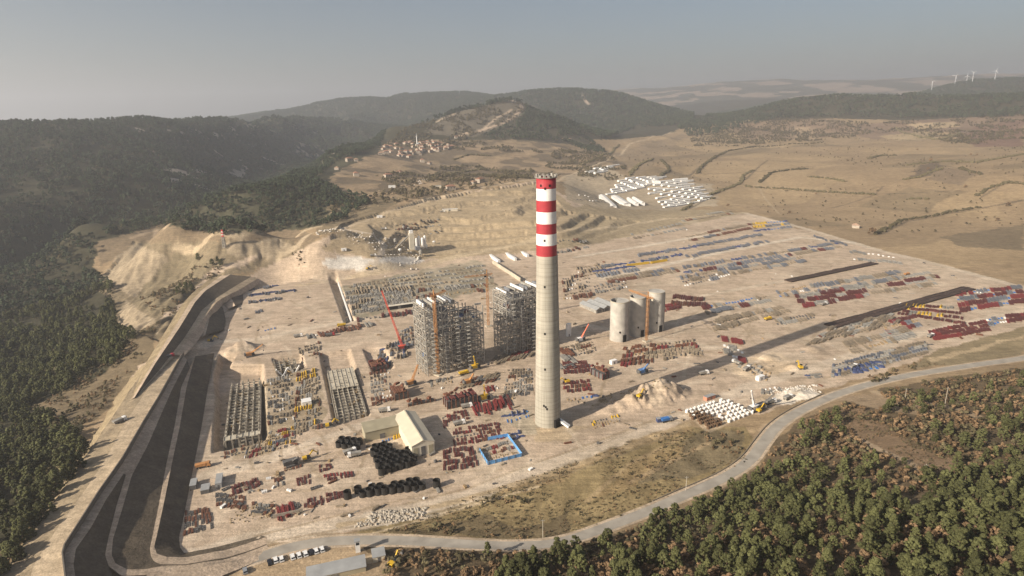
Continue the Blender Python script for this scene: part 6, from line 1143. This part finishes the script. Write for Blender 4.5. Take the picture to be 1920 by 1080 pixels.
# ------------------------------------------------------------------ vehicles
def car_parts(L=4.4, W=1.8, van=False):
    b = MB(); h = .95 if not van else 1.1; prof = [(-L/2, .35), (-L/2, .85), (-L/2 + .25, h), (L/2 - 1.2, h), (L/2 - .15, .78), (L/2, .6), (L/2, .35)]; n = len(prof)
    b.add([(x, -W/2, z) for x, z in prof] + [(x, W/2, z) for x, z in prof], [tuple(range(n)), tuple(reversed(range(n, 2*n)))] + [(i, n + i, n + (i + 1) % n, (i + 1) % n) for i in range(n)])
    c = MB(); x0, x1, x2, x3 = (-L/2 + .15, -L/2 + .5, L/2 - 2.0, L/2 - 1.25) if not van else (-L/2 + .05, -L/2 + .15, L/2 - 1.4, L/2 - .8); t = 1.48 if not van else 2.1; wi = W/2 - .12
    c.add([(x0,-wi,h),(x3,-wi,h),(x3,wi,h),(x0,wi,h),(x1,-wi+.1,t),(x2,-wi+.1,t),(x2,wi-.1,t),(x1,wi-.1,t)], [(0,1,5,4),(1,2,6,5),(2,3,7,6),(3,0,4,7)])
    r = MB(); r.box(x1 - .02, -wi + .08, t, x2 + .02, wi - .08, t + .05); w = MB(); w.tube([(0,-.11,0),(0,.11,0)], .33, 14)
    return b, c, r, w
CARB, CARC, CARR, CARW = car_parts(); CARM = [x.mesh(n, m) for x, n, m in ((CARC, 'car_window', GLASS), (CARW, 'car_wheel', TYRE))]
PAINTS = {'white': WHITE, 'dark': mat('car_black', (.02, .02, .025), .3, .05, 1, .5), 'grey': mat('car_grey', (.25, .26, .27), .35, .05, 1, .5)}
CARBM = {c: (CARB.mesh('car_body', m), CARR.mesh('car_roof', m)) for c, m in PAINTS.items()}
def car(px, py, ang, col, lab, xyz=None, group='cars parked beside the paved road'):
    x, y, z = hit(px, py) if xyz is None else xyz; root = empty('parked_car', (x, y, z + .02), ang); tag(root, lab, 'car', group); put('body', CARBM[col][0], (0,0,0), parent=root); put('roof', CARBM[col][1], (0,0,0), parent=root); put('window', CARM[0], (0,0,0), parent=root)
    for a in (-1.35, 1.35):
        for b in (-.82, .82): put('wheel', CARM[1], (a, b, .33), parent=root)
CA = math.atan2(*(np.array(hit(600, 1030)[:2]) - np.array(hit(510, 1056)[:2]))[::-1]) + math.pi/2 + .1
for i, (a, b, c, l) in enumerate([(506,1056,'dark','black parked car at the left end of the near group of three'),(517,1052,'white','white parked car in the middle of the near group of three'),(528,1050,'white','white parked car at the right end of the near group of three'),(549,1046,'white','white parked car at the left end of the longer row'),(561,1043,'white','second white parked car from the left in the longer row'),(573,1040,'white','third white parked car of the longer row'),(584,1037,'dark','only black parked car in the longer row'),(593,1035,'white','white parked car right of the black one'),(604,1032,'white','white parked car at the right end of the longer row'),(460,1072,'grey','grey parked car alone near the bottom edge')]):
    car(a, b, CA, c, l)
def truck_mesh():
    b = MB(); b.box(-3.6, -1.2, .9, 1.4, 1.2, 1.15); c = MB(); c.add([(1.6,-1.2,.7),(3.6,-1.2,.7),(3.6,1.2,.7),(1.6,1.2,.7),(1.6,-1.2,2.9),(3.2,-1.2,2.9),(3.2,1.2,2.9),(1.6,1.2,2.9)], [(0,3,2,1),(4,5,6,7),(0,1,5,4),(1,2,6,5),(2,3,7,6),(3,0,4,7)])
    d = MB(); d.add([(-3.7,-1.25,1.2),(1.3,-1.25,1.2),(1.3,1.25,1.2),(-3.7,1.25,1.2),(-4.1,-1.35,2.5),(1.4,-1.35,2.7),(1.4,1.35,2.7),(-4.1,1.35,2.5)], [(0,3,2,1),(0,1,5,4),(1,2,6,5),(2,3,7,6),(3,0,4,7),(4,5,6,7)]); w = MB(); w.tube([(0,-.18,0),(0,.18,0)], .52, 14); g = MB(); g.box(3.3,-1.05,1.75,3.62,1.05,2.6); return b, c, d, w, g
_t = truck_mesh(); TB = _t[0].mesh('truck_frame', STEELD); TW = _t[3].mesh('truck_wheel', TYRE); TG = _t[4].mesh('truck_glass', GLASS)
TC = {k: (_t[1].mesh('truck_cab', m), _t[2].mesh('truck_bed', m2)) for k, m, m2 in (('white', WHITE, GREYL), ('orange', ORG, ORG), ('yellow', YEL, YEL), ('red', REDP, STEELD), ('blue', PAINTS['grey'], BLUE))}
def truck(px, py, ang, col, lab, z=None):
    x, y, zz = hit(px, py) if z is None else gnd(px, py, z); zz = zz if z is None else z; root = empty('dump_truck', (x, y, zz + .05), ang); tag(root, lab, 'truck', 'lorries on the works'); put('chassis', TB, (0,0,0), parent=root); put('cab', TC[col][0], (0,0,0), parent=root); put('bed', TC[col][1], (0,0,0), parent=root); put('windscreen', TG, (0,0,0), parent=root)
    for a in (-2.9, -1.6, 2.5):
        for b in (-1.05, 1.05): put('wheel', TW, (a, b, .52), parent=root)
for a, b, g, c, l, z in [(226,792,60,'white','pale lorry parked on the haul road beside the wall',12.6),(318,671,55,'red','red lorry on the haul road above the terraced cutting',11),(382,876,20,'orange','orange lorry at the corner of the column pit track',None),(657,850,30,'white','white lorry left of the black pipes',None),(664,856,200,'white','second white lorry left of the black pipes',None),(722,772,10,'white','white lorry behind the khaki shed',None),(876,764,15,'white','white lorry between red strips and the rust brown module',None),(862,796,20,'white','white lorry above the maroon grid',None),(1380,682,120,'white','white lorry beside the chimney shadow bend',None),(1400,694,40,'white','white lorry left of the pale scrap',None),(1320,702,15,'white','white lorry on the near dirt road',None),(1250,790,20,'blue','blue lorry on the track below the chimney shadow',None),(1478,748,30,'white','pale lorry in front of the white heap',None),(1446,756,20,'white','white lorry beside the black boomed crane',None),(620,630,20,'red','red lorry on the upper dirt road',None),(560,632,20,'white','white lorry on the upper dirt road',None),(640,612,200,'yellow','yellow lorry on the upper dirt road',None),(700,480,15,'white','white lorry beside the lime pit',None),(870,702,30,'yellow','yellow lorry in front of the nearer boiler frame',None),(1180,600,30,'white','white lorry behind the silos',None),(1000,650,20,'red','red lorry between boiler frame and chimney',None),(1600,690,30,'white','white lorry in the near yard block',None),(1745,632,30,'white','white lorry left of the maroon ring',None),(1545,572,25,'white','white lorry beside the red block of the yard',None),(1700,516,25,'orange','orange lorry near the shorter brown rack',None),(1440,600,25,'yellow','yellow lorry above the chimney shadow tip',None),(720,430,10,'white','white lorry on the road over the spoil heap',None),(830,398,10,'white','white lorry below the spoil heap',None)]:
    truck(a, b, R(g), c, l, z)
def excavator(px, py, ang, lab, m_=None):
    m_ = m_ or YEL; x, y, z = hit(px, py); root = empty('excavator', (x, y, z), R(ang)); tag(root, lab, 'excavator', 'excavators on the works'); m = MB(); [m.box(-2.2, s - .35, 0, 2.2, s + .35, .9) for s in (-1.2, 1.2)]; m.build('track', STEELD, root)
    m = MB(); m.box(-2.3, -1.3, 1.0, 1.2, 1.3, 2.3); m.build('body', m_, root); m = MB(); m.box(-.2, -1.35, 1.05, 1.5, -.25, 3.0); m.build('cab', GLASS, root); m = MB(); m.bar((1.0,.3,1.8),(3.6,.3,4.8),.55,.6); m.build('boom', m_, root); m = MB(); m.bar((3.6,.3,4.8),(5.9,.3,2.6),.4,.45); m.build('arm', m_, root); m = MB(); m.box(5.5,-.3,1.4,6.5,.9,2.7); m.build('bucket', STEELD, root)
for a, b, g, l in [(738,1060,60,'yellow excavator in the scrub beside the small hut'),(576,862,30,'yellow excavator near the pinkish pallets'),(1425,772,30,'yellow excavator by the white pipes'),(1062,718,200,'yellow excavator at the edge of the second maroon pile'),(540,690,120,'yellow excavator behind the column pit'),(618,800,20,'yellow excavator in front of the pale hall'),(1200,745,40,'yellow excavator at the foot of the earth heap'),(690,505,10,'yellow excavator at the lime pit'),(395,640,20,'yellow excavator at the head of the terraced cutting'),(1500,690,90,'yellow excavator on the pale earth beside the yard')]: excavator(a, b, g, l)
def cabin(px, py, w, l, h, ang, m_, lab, grp='site cabins'):
    x, y, z = hit(px, py); root = empty('site_cabin', (x, y, z), R(ang)); tag(root, lab, 'cabin', grp); m = MB(); m.box(-w/2, -l/2, 0, w/2, l/2, h); m.build('wall', m_, root); m = MB(); m.box(-w/2 - .1, -l/2 - .1, h, w/2 + .1, l/2 + .1, h + .15); m.build('roof', ROOFG if m_ is not WHITE else WHITE, root); m = MB(); m.box(-.5, -l/2 - .05, .1, .5, -l/2 + .02, 2.0); m.build('door', STEELD, root)
for a, b, w, l, h, g, m_, s in [(412,906,3,10,2.9,20,ROOFG,'pale blue container at the left edge of the yard'),(364,912,3,7,2.6,20,STEELD,'dark container on the edge of the terraced cutting'),(386,920,4,6,2.2,20,STEELD,'dark box beside the pale blue container'),(575,758,6,6,3,24,WHITE,'white cabin between the two concrete frames'),(1066,630,4,2,11,30,WHITE,'tall white panel standing in the shade right of the chimney'),(1150,682,5,3,3,30,WHITE,'white cabin beside the barrel-shaped module'),(1425,712,6,3,3,30,WHITE,'white cabin in the pale scrap'),(1240,790,2.5,6,2.4,100,NAVY,'blue container by the track under the chimney shadow'),(1330,748,8,3,2.5,30,mat('salmon_sheet',(.45,.2,.13),.8,.2),'salmon container left of the white pipes'),(645,470,6,3,3,20,WHITE,'white cabin at the edge of the spoil heap'),(712,408,8,4,3,15,WHITE,'white cabin on the road over the spoil heap'),(820,352,14,5,4,12,OFFW,'white barn at the crest road'),(735,352,12,5,4,15,WHITE,'white barn on the field under the village')]: cabin(a, b, w, l, h, g, m_, s)

# ------------------------------------------------------------------ workers' camp
PRE = shed_mesh = None
def prefab(L, W, H):
    m = MB(); m.add([(-L/2,-W/2,-.8),(L/2,-W/2,-.8),(L/2,W/2,-.8),(-L/2,W/2,-.8),(-L/2,-W/2,H),(L/2,-W/2,H),(L/2,W/2,H),(-L/2,W/2,H),(-L/2,0,H+.9),(L/2,0,H+.9)], [(0,1,5,4),(2,3,7,6),(1,2,6,9,5),(3,0,4,8,7)]); o = .4
    m.add([(-L/2-o,-W/2-o,H-.1),(L/2+o,-W/2-o,H-.1),(L/2+o,0,H+1),(-L/2-o,0,H+1),(L/2+o,W/2+o,H-.1),(-L/2-o,W/2+o,H-.1)], [(0,1,2,3),(3,2,4,5)], 1)
    for i in range(int(L/3)): m.box(-L/2 + 1 + i*3, -W/2 - .04, H*.45, -L/2 + 2.2 + i*3, -W/2 + .02, H*.8, 2)
    return m
PREM = [prefab(L, 7.5, 3.4).mesh('prefab_house', [WHITE, mat('camp_roof', (.74, .71, .65), .6, .08, .2), GLASS]) for L in (22, 30, 38)]
def camp(q, cols, rows, seed, desc, dens=.95, size=None):
    rg = np.random.default_rng(seed); W = [np.array(hit(a, b)[:2]) for a, b in q]; d = W[1] - W[0]; rz = math.atan2(d[1], d[0])
    for j in range(rows):
        c = 0
        for i in range(cols):
            if rg.random() > dens: continue
            a = (i + .5 + (.22 if j % 2 else -.2) + (rg.random() - .5)*.16)/cols; b = (j + .5)/rows; p = (W[0]*(1 - a) + W[1]*a)*(1 - b) + (W[3]*(1 - a) + W[2]*a)*b; k = int(rg.integers(0, 3)); s = np.hypot(*d)/cols*.93/(22, 30, 38)[k]
            o = put('prefab_house', PREM[k], (p[0], p[1], float(gz(p[0], p[1]))), rz, (s, .72 + .25*rg.random(), .8)); c += 1; tag(o, f"white prefab house, {ordn(c - 1)} from left in {'the front' if j == 0 else 'the ' + ordn(j)} row, {desc}", 'prefab house', 'white prefab houses of the workers camp')
camp([(1136,366),(1210,352),(1250,332),(1168,334)], 4, 8, 1, 'left part of the camp'); camp([(1222,366),(1300,352),(1290,336),(1215,346)], 3, 5, 2, 'upper right part of the camp'); camp([(1250,390),(1335,374),(1312,350),(1232,366)], 4, 8, 3, 'lower right part of the camp')
camp([(1086,334),(1140,322),(1160,308),(1108,318)], 2, 4, 4, 'small group beyond the camp', .9)
for k, (a, b, c, d, w, l) in enumerate([(1150,388,1128,372,12,'leftmost of the big white sheds in front of the camp'),(1176,386,1152,371,14,'second big white shed from the left in front of the camp'),(1194,386,1178,374,7,'slim white shed right of the two biggest'),(1206,386,1188,372,7,'rightmost slim white shed in front of the camp'),(1288,339,1262,339,7,'long white house along the top edge of the camp'),(1232,346,1226,338,16,'bright white block house inside the camp')]):
    p, q = np.array(hit(a, b)), np.array(hit(c, d)); L = float(np.hypot(*(q - p)[:2])); o = put('camp_shed', PREM[1], (p + q)/2, math.atan2(q[1] - p[1], q[0] - p[0]), (L/30, w/7.5, 1.4)); tag(o, l, 'shed', 'large white sheds of the camp')

# ------------------------------------------------------------------ village on the hill
def house_mesh(L, W, H, two=False):
    m = MB(); m.add([(-L/2,-W/2,-2),(L/2,-W/2,-2),(L/2,W/2,-2),(-L/2,W/2,-2),(-L/2,-W/2,H),(L/2,-W/2,H),(L/2,W/2,H),(-L/2,W/2,H)], [(0,1,5,4),(1,2,6,5),(2,3,7,6),(3,0,4,7)]); o = .6
    m.add([(-L/2-o,-W/2-o,H),(L/2+o,-W/2-o,H),(L/2+o,W/2+o,H),(-L/2-o,W/2+o,H),(-L/2+W/2*.8,0,H+2.4),(L/2-W/2*.8,0,H+2.4)], [(0,1,5,4),(1,2,5),(2,3,4,5),(3,0,4)], 1)
    for i in range(3): m.box(-L/2 + L*(i + .3)/3, -W/2 - .06, H*.45, -L/2 + L*(i + .6)/3, -W/2 + .02, H*.75, 2)
    return m
HM = [house_mesh(11, 9, 5).mesh('village_house', [WALLV, TILE, GLASS]), house_mesh(14, 9, 6).mesh('village_house', [WALLV, TILE, GLASS]), house_mesh(9, 8, 4).mesh('village_house', [WALLV, mat('worn_tiles', (.34,.22,.15), .9, .3, .4, obj_var=.3), GLASS])]
rg = np.random.default_rng(21); VP = [(706,285),(722,276),(748,270),(800,264),(835,268),(852,278),(840,286),(800,290),(780,296),(745,296),(712,296)]; spots = []
while len(spots) < 58:
    a, b = 704 + 150*rg.random(), 262 + 36*rg.random()
    if inpoly(np.array([a]), np.array([b]), VP)[0] and all(abs(a - c) > 4.2 or abs(b - d) > 2.2 for c, d in spots): spots.append((a, b))
spots.sort()
for n_, (a, b) in enumerate(spots):
    x, y, z = hit(a, b); k = int(rg.integers(0, 3)); o = put('village_house', HM[k], (x, y, z), rg.random()*3.1, .9 + .3*rg.random()); f = 'left end' if a < 738 else 'left half' if a < 775 else 'right half' if a < 815 else 'right end'
    tag(o, f"{['small tiled', 'long tiled', 'low brown-roofed'][k]} house {'high up' if b < 276 else 'halfway up' if b < 286 else 'low down'} at the {f} of the hill village", 'house', 'houses of the hill village')
for a, b, k, l in [(655,302,1,'white farmhouse on the slope left of the village'),(668,302,2,'small house beside the white farmhouse'),(792,304,1,'long red roofed barn under the village'),(805,308,2,'low house beside the long barn under the village'),(749,326,0,'white house on the lower village road'),(728,333,1,'red roofed house on the lower village road'),(668,330,1,'red roofed farmhouse above the spur forest'),(855,259,0,'lone white house right of the village, near the hill track'),(845,356,1,'red roofed barn beside the crest road'),(900,342,1,'white farm building on the crest road'),(888,345,2,'low farm building on the crest road'),(1055,262,2,'cream house in the clearing below the hill top'),(1068,262,2,'second cream house in the hill clearing'),(632,318,2,'small house at the edge of the spur forest'),(1604,427,2,'small white hut on the plain beyond the boundary')]:
    x, y, z = hit(a, b); o = put('village_house', HM[k], (x, y, z), .3 + a % 1.7, 1.15); tag(o, l, 'house', 'farmhouses round the village')
x, y, z = hit(782, 271); root = empty('minaret', (x, y, z)); tag(root, 'slim white minaret rising over the hill village', 'minaret'); m = MB(); m.box(-2,-2,-2,2,2,6); m.build('base', WHITE, root); m = MB(); m.lathe([(1.5,6),(1.4,24)], 12); m.build('shaft', WHITE, root); m = MB(); m.lathe([(1.4,24),(2.3,25),(2.3,26.2),(1.3,26.2)], 12); m.build('balcony', WHITE, root); m = MB(); m.lathe([(1.2,26.2),(1.2,30),(.05,36)], 12); m.build('spire', ROOFG, root)
x, y, z = hit(784, 274); root = empty('mosque', (x, y, z), .4); tag(root, 'pale domed mosque at the foot of the minaret', 'mosque'); m = MB(); m.box(-8,-8,-2,8,8,6); m.build('wall', WALLV, root); m = MB(); m.lathe([(6*math.cos(t), 6 + 5*math.sin(t)) for t in np.linspace(0, 1.5, 7)], 18); m.build('dome', ROOFG, root)

# ------------------------------------------------------------------ rubble
def rubble(name, quad, n, smin, smax, m_, seed):
    rg = np.random.default_rng(seed); W = [at(a, b, 0.0)[:2] for a, b in quad]; mb = MB(); v0, f0 = ICO[1]
    for _ in range(n):
        a, b = rg.random(2); p = (W[0]*(1 - a) + W[1]*a)*(1 - b) + (W[3]*(1 - a) + W[2]*a)*b; s = smin + (smax - smin)*rg.random()**2; k = 1 + (rg.random(len(v0)) - .5)*.6; mb.add(v0*k[:, None]*s*np.array([1,1,.7]) + np.array([p[0], p[1], float(gz(p[0], p[1])) + s*.3]), f0)
    o = mb.build(name, m_); tag(o, kind='stuff')
STONE = mat('broken_stone', (.40, .35, .28), .95, .25, .8)
rubble('rubble', [(660,990),(790,972),(800,950),(700,960)], 420, .25, 1.0, STONE, 1); rubble('rubble', [(430,985),(540,965),(520,945),(430,950)], 120, .2, .7, SPOIL and mat('clods', (.30,.23,.14), .95, .25, .8), 2); rubble('rubble', [(600,507),(780,505),(800,485),(600,488)], 200, .5, 1.8, mat('lime_lumps', (.60,.55,.48), .95, .15, .4), 3)
rubble('rubble', [(1100,765),(1260,745),(1240,720),(1150,735)], 160, .2, .8, mat('clods', (.30,.23,.14)), 4); rubble('rubble', [(1440,740),(1540,735),(1530,720),(1450,728)], 160, .2, .9, mat('lime_lumps', (.60,.55,.48)), 5); rubble('rubble', [(600,470),(1050,440),(1010,345),(640,420)], 500, .4, 1.6, mat('clods', (.30,.23,.14)), 6)
# ------------------------------------------------------------------ haze
def haze():
    m = MB(); m.box(-15500, -3000, -90, 15500, 15600, 860); o = m.build('haze', []); tag(o, kind='stuff')
    mt = bpy.data.materials.new('haze_air'); mt.use_nodes = True; N = mt.node_tree.nodes; N.clear(); out = N.new('ShaderNodeOutputMaterial'); v = N.new('ShaderNodeVolumePrincipled')
    v.inputs['Color'].default_value = (.76, .785, .84, 1); v.inputs['Density'].default_value = 1.45e-4; v.inputs['Anisotropy'].default_value = .38
    mt.node_tree.links.new(v.outputs[0], out.inputs['Volume']); o.data.materials.append(mt); o.display_type = 'WIRE'
haze()
